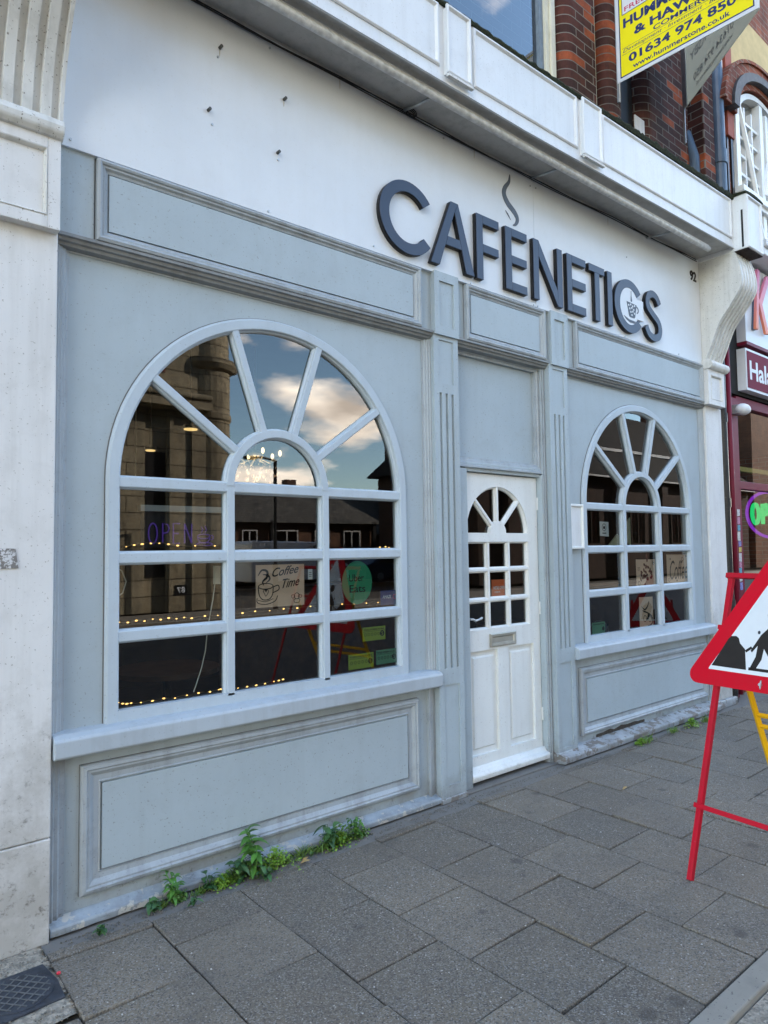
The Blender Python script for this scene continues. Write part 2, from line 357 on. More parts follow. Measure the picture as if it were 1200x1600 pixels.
# ================================================================== GROUND
def slabmat():
    m_, t, b = mat('paving_slab'); v = coords(t); g = N(t, 'ShaderNodeNewGeometry')
    base = mix(t, g.outputs['Random Per Island'], (.138, .112, .080), (.208, .170, .122))
    base = mix(t, mth(t, 'MULTIPLY', ramp(t, nz(t, v, 3.3, 8, .7), .38, .70), .55), base, (.085, .080, .072))
    vo = N(t, 'ShaderNodeTexVoronoi'); vo.inputs['Scale'].default_value = 210; t.links.new(v, vo.inputs['Vector'])
    s = N(t, 'ShaderNodeSeparateXYZ'); t.links.new(vo.outputs['Color'], s.inputs[0])
    base = mix(t, mth(t, 'MULTIPLY', ramp(t, s.outputs[0], .55, 1.0), .65), base, (.30, .29, .265))
    base = mix(t, mth(t, 'MULTIPLY', ramp(t, s.outputs[1], .70, .95), .7), base, (.03, .03, .03))
    vo2 = N(t, 'ShaderNodeTexVoronoi'); vo2.inputs['Scale'].default_value = 85; t.links.new(v, vo2.inputs['Vector'])
    s2 = N(t, 'ShaderNodeSeparateXYZ'); t.links.new(vo2.outputs['Color'], s2.inputs[0])
    pk = mth(t, 'MULTIPLY', mth(t, 'GREATER_THAN', s2.outputs[0], .965), mth(t, 'LESS_THAN', vo2.outputs['Distance'], .28))
    base = mix(t, pk, base, (.40, .37, .32))
    base = mix(t, mth(t, 'MULTIPLY', ramp(t, nz(t, v, 1.1, 6, .65, .6), .46, .66), .42), base, (.105, .088, .07))
    base = mix(t, mth(t, 'MULTIPLY', ramp(t, nz(t, coords(t, (1, 1, 1), (5, 3, 0)), 7.5, 8, .72), .60, .72), .55), base, (.06, .052, .043))
    gum = N(t, 'ShaderNodeTexVoronoi'); gum.inputs['Scale'].default_value = 2.6; gum.inputs['Randomness'].default_value = 1; t.links.new(coords(t, (1, 1, 0)), gum.inputs['Vector'])
    dd = mth(t, 'ADD', gum.outputs['Distance'], mth(t, 'MULTIPLY', mth(t, 'SUBTRACT', nz(t, v, 22, 4), .5), .12))
    base = mix(t, mth(t, 'MULTIPLY', ramp(t, dd, .055, .10, (1, 1, 1, 1), (0, 0, 0, 1)), .55), base, (.045, .040, .034))
    t.links.new(base, b.inputs['Base Color']); b.inputs['Roughness'].default_value = .88
    bump(t, b, mth(t, 'ADD', nz(t, v, 260, 3), mth(t, 'MULTIPLY', nz(t, v, 18, 4), .8)), .55, .003)
    return m_
M['slab'] = slabmat()
def tarmac(name, c, sc_, k):
    m_, t, b = mat(name); v = coords(t)
    vo = N(t, 'ShaderNodeTexVoronoi'); vo.inputs['Scale'].default_value = sc_; t.links.new(v, vo.inputs['Vector'])
    s = N(t, 'ShaderNodeSeparateXYZ'); t.links.new(vo.outputs['Color'], s.inputs[0])
    col = mix(t, s.outputs[0], tuple(x*.6 for x in c), tuple(x*k for x in c))
    col = mix(t, mth(t, 'MULTIPLY', ramp(t, nz(t, v, 2.5, 7, .7), .4, .7), .4), col, tuple(x*.6 for x in c))
    t.links.new(col, b.inputs['Base Color']); b.inputs['Roughness'].default_value = .9
    bump(t, b, vo.outputs['Distance'], .8, .006); return m_
M['road'] = tarmac('road_asphalt', (.06, .058, .055), 110, 1.7)
M['gutter'] = tarmac('worn_concrete', (.30, .265, .21), 90, 1.35)
M['kerb'] = paint('kerb_concrete', (.27, .25, .21), dirt=(.06, .055, .05), damt=.6, rough=.9, streak=.2, specks=.7)
M['mortar'] = paint('mortar_fillet', (.17, .16, .145), dirt=(.045, .042, .038), damt=.9, rough=.95, streak=.1, specks=.8)

g = MB(); g.add([(-250, -250, -.14), (250, -250, -.14), (250, 250, -.14), (-250, 250, -.14)], [(0, 1, 2, 3)])
tag(g.build('ground', M['dirt'], fixn=False), kind='structure')
g = MB(); g.add([(-80, -11.0, -.06), (90, -11.0, -.06), (90, -1.93, -.03), (-80, -1.93, -.03)], [(0, 1, 2, 3)])
tag(g.build('road', M['road'], fixn=False), kind='structure')
g = MB(); g.box(-6, 12, -3.1, -1.99, -.05, -.021)
tag(g.build('road_edge', M['gutter']), kind='structure')
g = MB()
for i in range(-8, 14): g.box(i*.915+.003, (i+1)*.915-.003, -1.985, -1.905, -.12, .004+random.uniform(-.002, .002))
tag(g.build('kerb', M['kerb'], bevel=.006), kind='structure')
g = MB(); g.box(-80, 90, -13.0, -11.0, -.12, .06); tag(g.build('far_pavement', M['slab']), kind='structure')
g = MB(); g.box(-80, 90, -11.15, -11.003, -.12, .065); tag(g.build('far_kerb', M['kerb']), kind='structure')
# a double line painted along the far side of the road
g = MB(); g.box(-40, 60, -10.75, -10.67, -.055, -.048); g.box(-40, 60, -10.55, -10.47, -.055, -.047)
tag(g.build('road_marking', plain('road_line_paint', (.5, .42, .12), .7)), kind='structure')
# near pavement: bedding sheet and real slabs, columns laid across the pavement with staggered joints
g = MB(); g.add([(-7, -1.91, -.016), (14, -1.91, -.016), (14, .5, -.016), (-7, .5, -.016)], [(0, 1, 2, 3)])
tag(g.build('paving_bed', M['dirt'], fixn=False), kind='structure')
g = MB()
def slab(x0, x1, y0, y1):
    j = .003; a, b_ = random.uniform(-.0035, .0035), random.uniform(-.0035, .0035); h = random.uniform(-.003, .002)
    jj = [random.uniform(-.0025, .0025) for _ in range(8)]
    c = [(x0+j+jj[0], y0+j+jj[1]), (x1-j+jj[2], y0+j+jj[3]), (x1-j+jj[4], y1-j+jj[5]), (x0+j+jj[6], y1-j+jj[7])]
    zt = [h-a-b_, h+a-b_, h+a+b_, h-a+b_]
    g.hexa([(x, y, -.05) for x, y in c]+[(x, y, z) for (x, y), z in zip(c, zt)])
for k in range(-14, 32):
    x0 = .101+.4015*k; x1 = x0+.4015
    cuts = [-.385, -.795, -1.20, -1.61] if k % 2 == 0 else [-.19, -.607, -1.03, -1.455]
    ys = ([-.155] if k % 2 == 0 else [])+cuts+[-1.90]
    if k <= -2: ys = [y for y in ys if y < -.58]; ys = [-.572]+ys
    if k % 2: ys = [-.125]+ys if k >= -1 else ys
    for a, b_ in zip(ys[:-1], ys[1:]):
        if a-b_ > .05: slab(x0, x1, b_, a)
tag(g.build('pavement', M['slab'], bevel=.0045, seg=2), kind='structure')
# cement fillet along the foot of the shopfronts, broken and uneven
g = MB(); n = 150
rows = []
for i in range(n+1):
    x = -.315+i*(6.9+.315)/n
    e = -.155+.012*noise.noise(Vector((x*6, 0, 3)))
    rows.append([(x, .3, -.004), (x, -.06, .001+.004*noise.noise(Vector((x*9, 1, 0)))), (x, -.115, -.001+.003*noise.noise(Vector((x*11, 4, 0)))), (x, e, -.008)])
vs = [p for r in rows for p in r]; fs = [(i*4+j, i*4+j+1, (i+1)*4+j+1, (i+1)*4+j) for i in range(n) for j in range(3)]
g.add(vs, fs); tag(g.build('cement_strip', M['mortar'], smooth=True), kind='structure')
# rough concrete patch round the drain cover on the left
g = MB(); nx, ny = 40, 34
vs = []; 
for i in range(nx+1):
    for j in range(ny+1):
        x = -1.9+i*(1.9-.705+.40)/nx*1.13; y = -.565+j*(.565-.03)/ny
        x = min(x, -.300)
        vs.append((x, y, .003+.006*noise.noise(Vector((x*14, y*14, 0)))+.004*noise.noise(Vector((x*40, y*40, 2)))))
fs = [(i*(ny+1)+j, (i+1)*(ny+1)+j, (i+1)*(ny+1)+j+1, i*(ny+1)+j+1) for i in range(nx) for j in range(ny)]
g.add(vs, fs); tag(g.build('concrete_patch', M['gutter'], smooth=True), kind='structure')

# ================================================================== CAFE BUILDING
CB = tag(empty('cafe_building', (0, 0, 0)), 'pale grey panelled cafe shopfront with two arched windows, dark brick storey above', 'building')
W = 1.62
def make_window(x0, lift=0.0):
    """arched shop window, glass opening x0..x0+W; returns frame mesh, bars, glass"""
    cx = x0+.8275; z0 = .848; zs = 1.852; ro = .866; ri = .815
    zb = .80; y0 = 0.0; y1 = .045
    prof = [(ro+.008, .028), (ro+.008, .010), (ro+.002, .007), (ro-.003, y0), (ri+.007, y0), (ri+.003, .003), (ri+.001, .016), (ri-.006, .022), (ri-.008, .05), (ro-.02, .05)]
    mb = MB()
    xl, xr = cx-ro, cx+ro
    # swept outer frame: up the left side, round the arch, down the right side
    rings = []
    def ring_at(cxx, czz, a, extra=0): return [(cxx+r*math.cos(a), y, czz+r*math.sin(a)) for r, y in prof]
    rings.append([(cx-r, y, zb+.0) for r, y in prof])
    for i in range(49): rings.append(ring_at(cx, zs, math.pi-math.pi*i/48))
    rings.append([(cx+r, y, zb+.0) for r, y in prof])
    mb.sweep(rings)
    # bottom rail
    mb.box(cx-ri-.02, cx+ri+.02, .0015, .048, zb, z0)
    fr = mb
    # bars
    b = MB(); bw = .033
    def bar(p, q, w_=bw, ya=.002, yb=.047):
        p = Vector((p[0], 0, p[1])); q = Vector((q[0], 0, q[1])); d = (q-p).normalized(); nn = Vector((-d.z, 0, d.x))
        sec = [(-w_-.008, yb), (-w_-.007, .026), (-w_, .018), (-w_, ya+.003), (-w_+.004, ya), (w_-.004, ya), (w_, ya+.003), (w_, .018), (w_+.007, .026), (w_+.008, yb)]
        b.sweep([[tuple(e+nn*s_+Vector((0, y, 0))) for s_, y in sec] for e in (p, q)])
    hz = [1.235, .0]; zr = [1.853, 1.519, 1.188]           # transom and horizontals (centres)
    zr = [1.844, 1.507, 1.165]
    for i, z in enumerate(zr):
        bar((cx-ri-.01, z), (cx+ri+.01, z), .0235, .004+.0005*i)
    xm = [x0+.548, x0+1.112]
    for x in xm: bar((x, z0-.01), (x, zs-.02), .0205, .0015)
    # fan: inner arch and four spokes
    rin = .282
    sec = [(.030, .047), (.029, .026), (.022, .018), (.022, .006), (.018, .002), (-.018, .002), (-.022, .006), (-.022, .018), (-.029, .026), (-.030, .047)]
    b.sweep([[(cx+(rin+s_)*math.cos(a), y-.001, zs+(rin+s_)*math.sin(a)) for s_, y in sec] for a in [math.pi-math.pi*i/28 for i in range(29)]])
    for a in (36, 72, 108, 144):
        a = R(a); bar((cx+(rin+.01)*math.cos(a), zs+(rin+.01)*math.sin(a)), (cx+(ri+.01)*math.cos(a), zs+(ri+.01)*math.sin(a)), .019, .003)
    gl = MB(); poly = [(cx-ri-.01, z0-.01), (cx+ri+.01, z0-.01)]+arc(cx, zs, ri+.01, 0, 180, 40)
    gl.add([(x, .038, z) for x, z in poly], [tuple(range(len(poly)))])
    return fr, b, gl, cx, zs, ro, z0
for k, x0 in enumerate((0.0, 3.545)):
    fr, b, gl, cx, zs, ro, z0 = make_window(x0)
    wn = part(fr, 'shop_window', M['grey_bar'], CB)
    wn['label'] = ('larger arched shop window left of the door', 'arched shop window right of the door')[k] if False else ('arched shop window left of the white door', 'arched shop window right of the white door')[k]
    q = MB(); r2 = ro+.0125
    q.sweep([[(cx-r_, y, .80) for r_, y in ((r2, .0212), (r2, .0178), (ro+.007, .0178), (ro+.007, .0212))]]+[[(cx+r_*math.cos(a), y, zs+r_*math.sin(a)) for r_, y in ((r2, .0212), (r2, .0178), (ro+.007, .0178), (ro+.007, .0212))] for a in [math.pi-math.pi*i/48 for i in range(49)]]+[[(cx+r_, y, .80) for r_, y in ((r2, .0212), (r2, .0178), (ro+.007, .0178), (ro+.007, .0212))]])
    part(q, 'shaded_dirty_caulk', M['shaded_caulk'], wn)  # dark ring paints the shadow gap round the arch frame, with some grime
    part(b, 'glazing_bars', M['grey_bar'], wn); part(gl, 'glass', M['glass'], wn)
# wall bays with an arched opening, flat panel at y=.02
def bay(xa, xb, za, zb, cx, zs, ro, zo):
    poly_o = [(xa, za), (xb, za), (xb, zb), (xa, zb)]
    # front face split left / right of the opening so that no bridge edge is needed
    ar = arc(cx, zs, ro, 180, 90, 24); ar2 = arc(cx, zs, ro, 90, 0, 24)
    left = [(xa, za), (cx-ro, za)]+ar+[(cx, zb), (xa, zb)]
    right = [(cx, zb)]+ar2+[(cx+ro, za), (xb, za), (xb, zb)]
    mb = MB(); mb.prism(left, .020, .052); mb.prism(right, .020, .052)
    return mb
part(bay(-.262, 1.905, .785, 2.90, .8275, 1.852, .846, .8), 'wall_panel', M['grey_panel'], CB)
part(bay(3.28, 5.52, .785, 2.90, 3.545+.8275, 1.852, .846, .8), 'wall_panel', M['grey_panel'], CB)
part(MB().box(2.10, 3.07, .066, .09, 2.05, 2.90), 'wall_panel', M['grey_panel'], CB)
# reveal mouldings round the bays
def mould(x0, x1, z0, z1, w_=.055, yb=.0195, y1=-.012, name='moulding', mt='grey_mould', parent=CB):
    prof = [(0, yb), (0, y1), (w_*.16, y1), (w_*.24, y1+.006), (w_*.42, y1+.007), (w_*.50, y1+.014), (w_*.72, y1+.017), (w_*.80, y1+.025), (w_, y1+.027), (w_, yb)]
    prof = [(i, min(y, yb)) for i, y in prof]
    return part(MB().rectsweep(x0, x1, z0, z1, prof), name, M[mt], parent)
mould(-.262, 1.905, .74, 2.875); mould(3.28, 5.50, .74, 2.875)
mould(2.118, 3.065, 2.06, 2.875, w_=.07, yb=.0655, y1=.012)
# door lining
part(MB().box(2.105, 2.235, .012, .14, .0, 2.05).box(3.018, 3.07, .014, .14, .0, 2.05).box(2.235, 3.018, .030, .14, 2.036, 2.075).box(2.235, 3.018, .018, .066, 2.075, 2.095), 'door_frame', M['grey'], CB, bevel=.003)
g = MB()
for i, (a, y) in enumerate([(3.024, .004), (3.038, -.004), (3.052, .002)]): g.box(a, a+.009, y, .02, .0, 2.86)
part(g, 'door_moulding', M['grey_mould'], CB, bevel=.003)
# pilasters with flutes
def pilaster(x0, x1, yf):
    g = MB(); w_ = x1-x0; zb = .0
    n = 3; fw_ = .022; gap = .030; fx = [x0+w_/2+(i-1)*(fw_+gap)-fw_/2 for i in range(3)]
    zf0, zf1 = .80, 2.50; d = .014
    # solid core behind, front skin in strips leaving the flutes and sunk panels open
    g.box(x0, x1, yf+d, .10, .02, 2.868)
    def skin(a, b_, c, e): g.box(a, b_, yf, yf+d+.001, c, e)
    skin(x0, fx[0], zf0, zf1); skin(fx[0]+fw_, fx[1], zf0, zf1); skin(fx[1]+fw_, fx[2], zf0, zf1); skin(fx[2]+fw_, x1, zf0, zf1)
    for (za, zb_) in ((.10, .70), (2.56, 2.835)):
        skin(x0, x0+.042, za, zb_); skin(x1-.042, x1, za, zb_)
    skin(x0, x1, .02, .10); skin(x0, x1, .70, zf0); skin(x0, x1, zf1, 2.56); skin(x0, x1, 2.835, 2.868)
    p = part(g, 'pilaster', M['grey'], CB)
    g = MB()
    for (za, zb_) in ((.10, .70), (2.56, 2.835)): part(MB().box(x0+.042, x1-.042, yf+.008, yf+d, za, zb_), 'sunk_panel', M['grey_panel'], p)
    return p
p1 = pilaster(1.905, 2.118, -.04); p2 = pilaster(3.065, 3.288, -.04)
part(MB().box(1.898, 2.125, -.052, .06, .003, .032), 'pilaster_foot', M['plinth_old'], CB, bevel=.004)
part(MB().box(3.058, 3.29, -.050, .06, .003, .075), 'pilaster_foot', M['plinth_old'], CB, bevel=.004)
# sills
def sill(x0, x1):
    sec = [(.03, .803), (-.035, .797), (-.066, .785), (-.074, .775), (-.074, .712), (-.066, .704), (.03, .700)]
    g = MB(); g.sweep([[(x, y, z) for y, z in sec] for x in (x0, x1)]); return part(g, 'window_sill', M['grey_sill'], CB, bevel=.004)
sill(-.262, 1.902); sill(3.292, 5.48)
def shade_dirt_line(x0, x1, z0, z1, y, parent, w_=.0022, d=.0012):  # thin dark line round a panel: painted edge shade plus joint dirt
    part(MB().rectsweep(x0-w_, x1+w_, z0-w_, z1+w_, [(0, y+.0005), (0, y-d), (w_, y-d), (w_, y+.0005)]), 'shaded_dirty_joint', M['shaded_caulk'], parent)
# stall risers with raised panels
def riser(x0, x1, px0, px1, pz0, pz1):
    r = part(MB().box(x0, x1, .012, .05, .03, .70), 'stall_riser', M['grey'], CB)
    prof = [(0, .0125), (0, -.006), (.008, -.016), (.020, -.019), (.026, -.012), (.034, -.012), (.044, -.004), (.052, .002), (.074, .0035), (.080, -.001), (.084, .0125)]
    part(MB().rectsweep(px0, px1, pz0, pz1, prof), 'panel_moulding', M['grey_mould'], r)
    part(MB().box(px0+.0885, px1-.0885, -.003, .0119, pz0+.0885, pz1-.0885), 'raised_panel', M['grey_panel'], r)
    shade_dirt_line(px0, px1, pz0, pz1, .012, r)
    for xx in (x0+.0, x1-.062):
        g = MB()
        s_ = [(xx, .0125), (xx, -.010), (xx+.012, -.012), (xx+.018, -.004), (xx+.032, -.006), (xx+.040, .002), (xx+.060, .004), (xx+.062, .0125)]
        g.sweep([[(a, y, z) for a, y in s_] for z in (.055, .699)])
        part(g, 'side_moulding', M['grey_mould'], r)
riser(-.262, 1.905, -.142, 1.762, .118, .648); riser(3.288, 5.50, 3.395, 5.40, .128, .625)
# plinths
def plinth(x0, x1, yf, zt, mt):
    n = 60; rings = []
    for i in range(n+1):
        x = x0+(x1-x0)*i/n; e = .003*noise.noise(Vector((x*7, 2, 0))); f = .004*noise.noise(Vector((x*17, 5, 0)))
        rings.append([(x, .03, zt+.024), (x, yf+.02, zt+e), (x, yf+.004, zt-.004+e), (x, yf+f, zt-.012), (x, yf+.001+f, .014+f), (x, yf+.012, .009), (x, .03, .004)])
    part(MB().sweep(rings), 'plinth', M[mt], CB)
plinth(-.262, 1.90, -.046, .048, 'plinth'); plinth(3.06, 5.50, -.10, .060, 'plinth_old')
# bare rotten timber where the paint has gone, right riser
g = MB(); pts = []
for i in range(15):
    x = 3.60+i*.05; pts.append((x, .075+.006*noise.noise(Vector((x*9, 0, 0)))))
for i in range(14, -1, -1):
    x = 3.60+i*.05; pts.append((x, .100+.018*noise.noise(Vector((x*11, 7, 0)))*math.sin(math.pi*i/14)+.008*math.sin(math.pi*i/14)))
g.prism(pts, .0095, .0115); part(g, 'bare_timber_patch', plain('rotten_timber', (.055, .045, .035), .9, 0, .5, 60, .6), CB)
# frieze
g = MB(); g.box(-.262, 5.505, -.020, .05, 2.868, 3.30)
fz = part(g, 'frieze', M['grey'], CB)
part(MB().box(-.262, -.118, -.030, -.0195, 2.872, 3.262), 'frieze_block', M['grey'], fz, bevel=.003)
def fpanel(x0, x1, z0=2.882, z1=3.246):
    prof = [(0, -.0195), (0, -.050), (.012, -.056), (.020, -.052), (.024, -.044), (.032, -.044), (.040, -.034), (.050, -.030), (.052, -.0195)]
    a = part(MB().rectsweep(x0, x1, z0, z1, prof), 'panel_moulding', M['grey_mould'], fz); shade_dirt_line(x0, x1, z0, z1, -.020, fz, .003, .0015)
    part(MB().box(x0+.0560, x1-.0560, -.034, -.0201, z0+.0560, z1-.0560), 'raised_panel', M['grey_panel'], fz)
fpanel(-.112, 1.800); fpanel(2.200, 3.03); fpanel(3.40, 5.46)
def fblock(x0, x1):
    g = MB(); y = -.056
    g.box(x0, x1, y+.012, -.0195, 2.862, 3.262)
    for a, b_, c, d in ((x0, x0+.042, 2.862, 3.262), (x1-.042, x1, 2.862, 3.262), (x0+.042, x1-.042, 2.862, 2.915), (x0+.042, x1-.042, 3.205, 3.262)): g.box(a, b_, y, y+.0125, c, d)
    part(g, 'frieze_block', M['grey'], fz)
fblock(1.905, 2.118); fblock(3.085, 3.29)
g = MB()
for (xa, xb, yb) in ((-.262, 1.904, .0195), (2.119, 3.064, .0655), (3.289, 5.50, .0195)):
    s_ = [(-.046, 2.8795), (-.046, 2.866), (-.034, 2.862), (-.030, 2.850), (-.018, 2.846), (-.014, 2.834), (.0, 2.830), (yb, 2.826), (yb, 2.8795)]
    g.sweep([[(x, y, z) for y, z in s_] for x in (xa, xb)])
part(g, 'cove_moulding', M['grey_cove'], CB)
# white piers
def pier(x0, x1, yf, zt):
    g = MB(); g.box(x0, x1, yf, .25, .0, .405); g.box(x0, x1, yf+.0015, .25, .408, zt)
    return part(g, 'pier', M['white_pier'], CB, bevel=.006)
pier(-.64, -.268, -.055, 2.865); pier(5.505, 5.84, -.035, 2.865)
g = MB(); g.box(5.38, 5.86, -.075, -.034, 0, .075); part(g, 'pier_foot', M['plinth_old'], CB, bevel=.01)
def pier_box(x0, x1, y, z0, z1, pm):
    g = MB(); g.box(x0, x1, y+.016, .1, z0, z1)
    f = .050
    for a, b_, c, d in ((x0, x0+f, z0, z1), (x1-f, x1, z0, z1), (x0+f, x1-f, z0, z0+f), (x0+f, x1-f, z1-f, z1)): g.box(a, b_, y, y+.0165, c, d)
    o = part(g, 'pier_cap_box', M['white_pier'], CB, bevel=.003)
    prof = [(0, y+.0155), (0, y+.002), (.004, y-.003), (.010, y+.004), (.014, y+.0155)]
    part(MB().rectsweep(x0+f, x1-f, z0+f, z1-f, prof), 'panel_moulding', M['white_stone'], o)
pier_box(-.66, -.272, -.10, 2.852, 3.235, 1); pier_box(5.462, 5.80, -.095, 2.865, 3.20, 1)
def roll(x0, x1, zc, yc):
    g = MB(); s_ = [(.08, zc+.052), (yc-.01, zc+.050), (yc-.040, zc+.030), (yc-.050, zc+.005), (yc-.046, zc-.020), (yc-.028, zc-.038), (yc-.005, zc-.044), (yc+.03, zc-.046), (.08, zc-.046)]
    g.sweep([[(x, y, z) for y, z in s_] for x in (x0, x1)]); return part(g, 'corbel_roll', M['white_stone'], CB, bevel=.008, seg=3)
roll(-.68, -.264, 3.272, -.085); roll(5.452, 5.835, 3.243, -.09)
def corbel(x0, x1, zt, prof, mt):
    """scrolled corbel, front follows prof (y,z), front face reeded"""
    # resample the profile
    P = []
    for i in range(len(prof)-1):
        p0 = prof[max(0, i-1)]; p1_ = prof[i]; p2_ = prof[i+1]; p3_ = prof[min(len(prof)-1, i+2)]
        for k in range(6):
            t = k/6; P.append(tuple(.5*((2*p1_[j])+(-p0[j]+p2_[j])*t+(2*p0[j]-5*p1_[j]+4*p2_[j]-p3_[j])*t*t+(-p0[j]+3*p1_[j]-3*p2_[j]+p3_[j])*t**3) for j in (0, 1)))
    P.append(prof[-1])
    nn = 5; wd = x1-x0; m_ = .012; xs = [(x0, 0), (x0+m_, 0)]
    step = (wd-2*m_)/nn
    for i in range(nn):
        a = x0+m_+i*step
        xs += [(a+.004, 0), (a+step*.50, 0.0), (a+step*.52, .019), (a+step*.90, .019), (a+step*.97, 0)]
    xs += [(x1, 0)]
    xs = [(a, d) for a, d in xs]
    g = MB(); rings = []
    for i, (y, z) in enumerate(P):
        a = P[max(0, i-1)]; b_ = P[min(len(P)-1, i+1)]; ty, tz = b_[0]-a[0], b_[1]-a[1]; L = math.hypot(ty, tz) or 1
        ny_, nz_ = -tz/L, ty/L
        if ny_ > 0: ny_, nz_ = -ny_, -nz_
        rings.append([(x, y-ny_*d, z-nz_*d) for x, d in xs]+[(x1, .08, z), (x0, .08, z)])
    g.sweep(rings)
    return part(g, 'corbel', M[mt], CB)
cp = [(-.075, 3.285), (-.135, 3.42), (-.215, 3.61), (-.31, 3.735), (-.400, 3.86), (-.432, 3.94), (-.428, 4.06), (-.40, 4.18), (-.375, 4.25)]
corbel(5.462, 5.80, 4.2, cp, 'white_stone')
corbel(-.64, -.266, 4.2, [(-.096, 3.30), (-.125, 3.45), (-.163, 3.557), (-.207, 3.641), (-.266, 3.739), (-.35, 3.86), (-.40, 3.98), (-.40, 4.1), (-.375, 4.25)], 'white_stone')
# fascia box of the cornice, warped upwards to the right
def warp(mb): mb.v = [(x, y, z+wz(x)) for x, y, z in mb.v]; return mb
YF = -.372
def gridbox(mb, x0, x1, y0, y1, z0, z1, n=12):
    sec = [(y0, z0), (y1, z0), (y1, z1), (y0, z1)]
    mb.sweep([[(x0+(x1-x0)*i/n, y, z) for y, z in sec] for i in range(n+1)]); return mb
g = gridbox(MB(), -.64, 5.452, YF, -.02, 4.212, 4.235)
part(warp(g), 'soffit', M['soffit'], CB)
g = gridbox(MB(), -.64, 5.452, YF-.004, YF+.03, 4.236, 4.665)
gridbox(g, -.64, 5.452, YF-.012, YF+.002, 4.196, 4.228)
cn_ = part(warp(g), 'cornice_fascia', M['white_corn'], CB)
# raised frames on the fascia: large panels between narrow upright blocks
def cpanel(x0, x1, block=False):
    z0, z1 = (4.250, 4.655) if not block else (4.222, 4.660)
    y = YF-.0045; d = .012 if not block else .022
    if block:
        g = MB(); gridbox(g, x0, x1, y-d, y, z0+.02, z1-.022, 2)
        warp(g); part(g, 'fascia_block', M['white_corn'], cn_)
        y = y-d
        prof = [(0, y+.001), (0, y-.010), (.006, y-.014), (.014, y-.014), (.022, y-.004), (.026, y+.001)]
    else:
        prof = [(0, y+.001), (0, y-.006), (.008, y-.013), (.018, y-.013), (.026, y-.004), (.030, y+.001)]
    g = MB().rectsweep(x0, x1, z0+.028, z1-.002, prof); warp(g); part(g, 'fascia_moulding', M['white_corn'], cn_)
    if block:
        g = gridbox(MB(), x0-.004, x1+.004, y-.022, y+.001, z0-.002, z0+.014, 2); warp(g); part(g, 'block_ledge', M['white_stone'], cn_, bevel=.002)
cpanel(-.55, 1.66); cpanel(1.70, 1.90, True); cpanel(1.945, 3.00); cpanel(3.035, 3.27, True); cpanel(3.31, 5.42)
# lead and moss along the top edge
g = MB(); n = 240; rings = []
for i in range(n+1):
    x = -.64+6.1*i/n
    a = .008*noise.noise(Vector((x*20, 0, 0)))+.006*noise.noise(Vector((x*55, 3, 0)))
    mz = max(0, min(1, (x-3.2)/.5))
    h = 4.684+a*(1+1.2*mz)+.014*mz; yf = YF-.022-a*.5-.006*mz
    rings.append([(x, .1, 4.68), (x, yf+.03, h+.006), (x, yf+.004, h), (x, yf, h-.012), (x, yf+.006, 4.655), (x, .1, 4.655)])
part(warp(MB().sweep(rings)), 'mossy_lead_edge', M['moss'], cn_)
# top box over the right corbel, split at the corner
g = MB(); g.box(5.455, 5.79, -.495, .05, 4.235, 4.745)
bx = part(g, 'corbel_box', M['white_corn'], CB, bevel=.004)
prof = [(0, -.4945), (0, -.503), (.010, -.512), (.022, -.512), (.030, -.502), (.034, -.4945)]
part(MB().rectsweep(5.458, 5.788, 4.238, 4.742, prof), 'fascia_moulding', M['white_corn'], bx)
part(MB().box(5.462, 5.784, -.500, -.38, 4.228, 4.2345), 'rotten_underside', plain('rotten_board', (.05, .035, .03), .9, 0, .5, 30, .6), bx)
g = MB(); rings = []
for i in range(15):
    x = 5.44+.37*i/14; q = math.sin(math.pi*i/14)*.03+.012*noise.noise(Vector((x*30, 0, 0)))
    rings.append([(x, .05, 4.748), (x, -.1, 4.79+q), (x, -.35, 4.77+q*.7+.01*noise.noise(Vector((x*40, 9, 0)))), (x, -.512, 4.756+.5*q), (x, -.515, 4.740), (x, -.3, 4.742)])
part(MB().sweep(rings), 'box_capping', M['moss'], bx)
# thin crack where the box has opened
part(MB().prism([(5.4535, 4.25), (5.4540, 4.25), (5.4540, 4.60), (5.4535, 4.5)], -.470, -.452), 'split', M['rubber'], bx)

# upper storey
part(MB().box(-6, 5.75, .16, .40, 4.70, 9.6).box(-6, 1.2, .05, .158, 4.70, 9.6), 'brick_wall', M['brick'], CB)
def bpier(x0, x1, yf, rl, rr_=.02, yb=.17):
    poly = [(x0, yb)]
    for i in range(9): a = math.pi/2*i/8; poly.append((x0+rl-rl*math.cos(a), yf+rl-rl*math.sin(a)))
    for i in range(5): a = math.pi/2*i/4; poly.append((x1-rr_+rr_*math.sin(a), yf+rr_-rr_*math.cos(a)))
    poly.append((x1, yb))
    g = MB(); n = len(poly); g.sweep([[(x, y, z) for x, y in poly] for z in (4.70, 9.6)])
    return part(g, 'brick_pier', M['brick'], CB)
bpier(3.44, 3.88, .0, .12); bpier(4.10, 4.36, .03, .10, .10); bpier(4.62, 5.47, .0, .14); bpier(5.515, 5.745, -.125, .012)
g = MB(); g.box(3.30, 3.345, .075, .16, 4.7, 8); g.box(3.345, 3.40, .055, .16, 4.7, 8); g.box(3.40, 3.44, .09, .16, 4.7, 8)
g.box(1.2, 1.32, .06, .16, 4.7, 8); g.box(1.32, 3.30, .08, .16, 7.4, 8); g.box(1.32, 3.30, .08, .16, 4.7, 4.95)
uw = part(g, 'upper_window', M['cream'], CB, bevel=.004)
part(qd(1.32, 3.3, 0.135, 4.95, 7.4), 'glass', M['glassup'], uw)
g = MB(); g.box(3.255, 3.2995, .100, .16, 4.95, 7.4); part(g, 'sash_stile', plain('blue_grey_sash', (.16, .20, .24), .5), uw)
part(MB().box(3.905, 3.955, .05, .16, 4.70, 8.5), 'timber_strip', M['cream'], CB, bevel=.006)
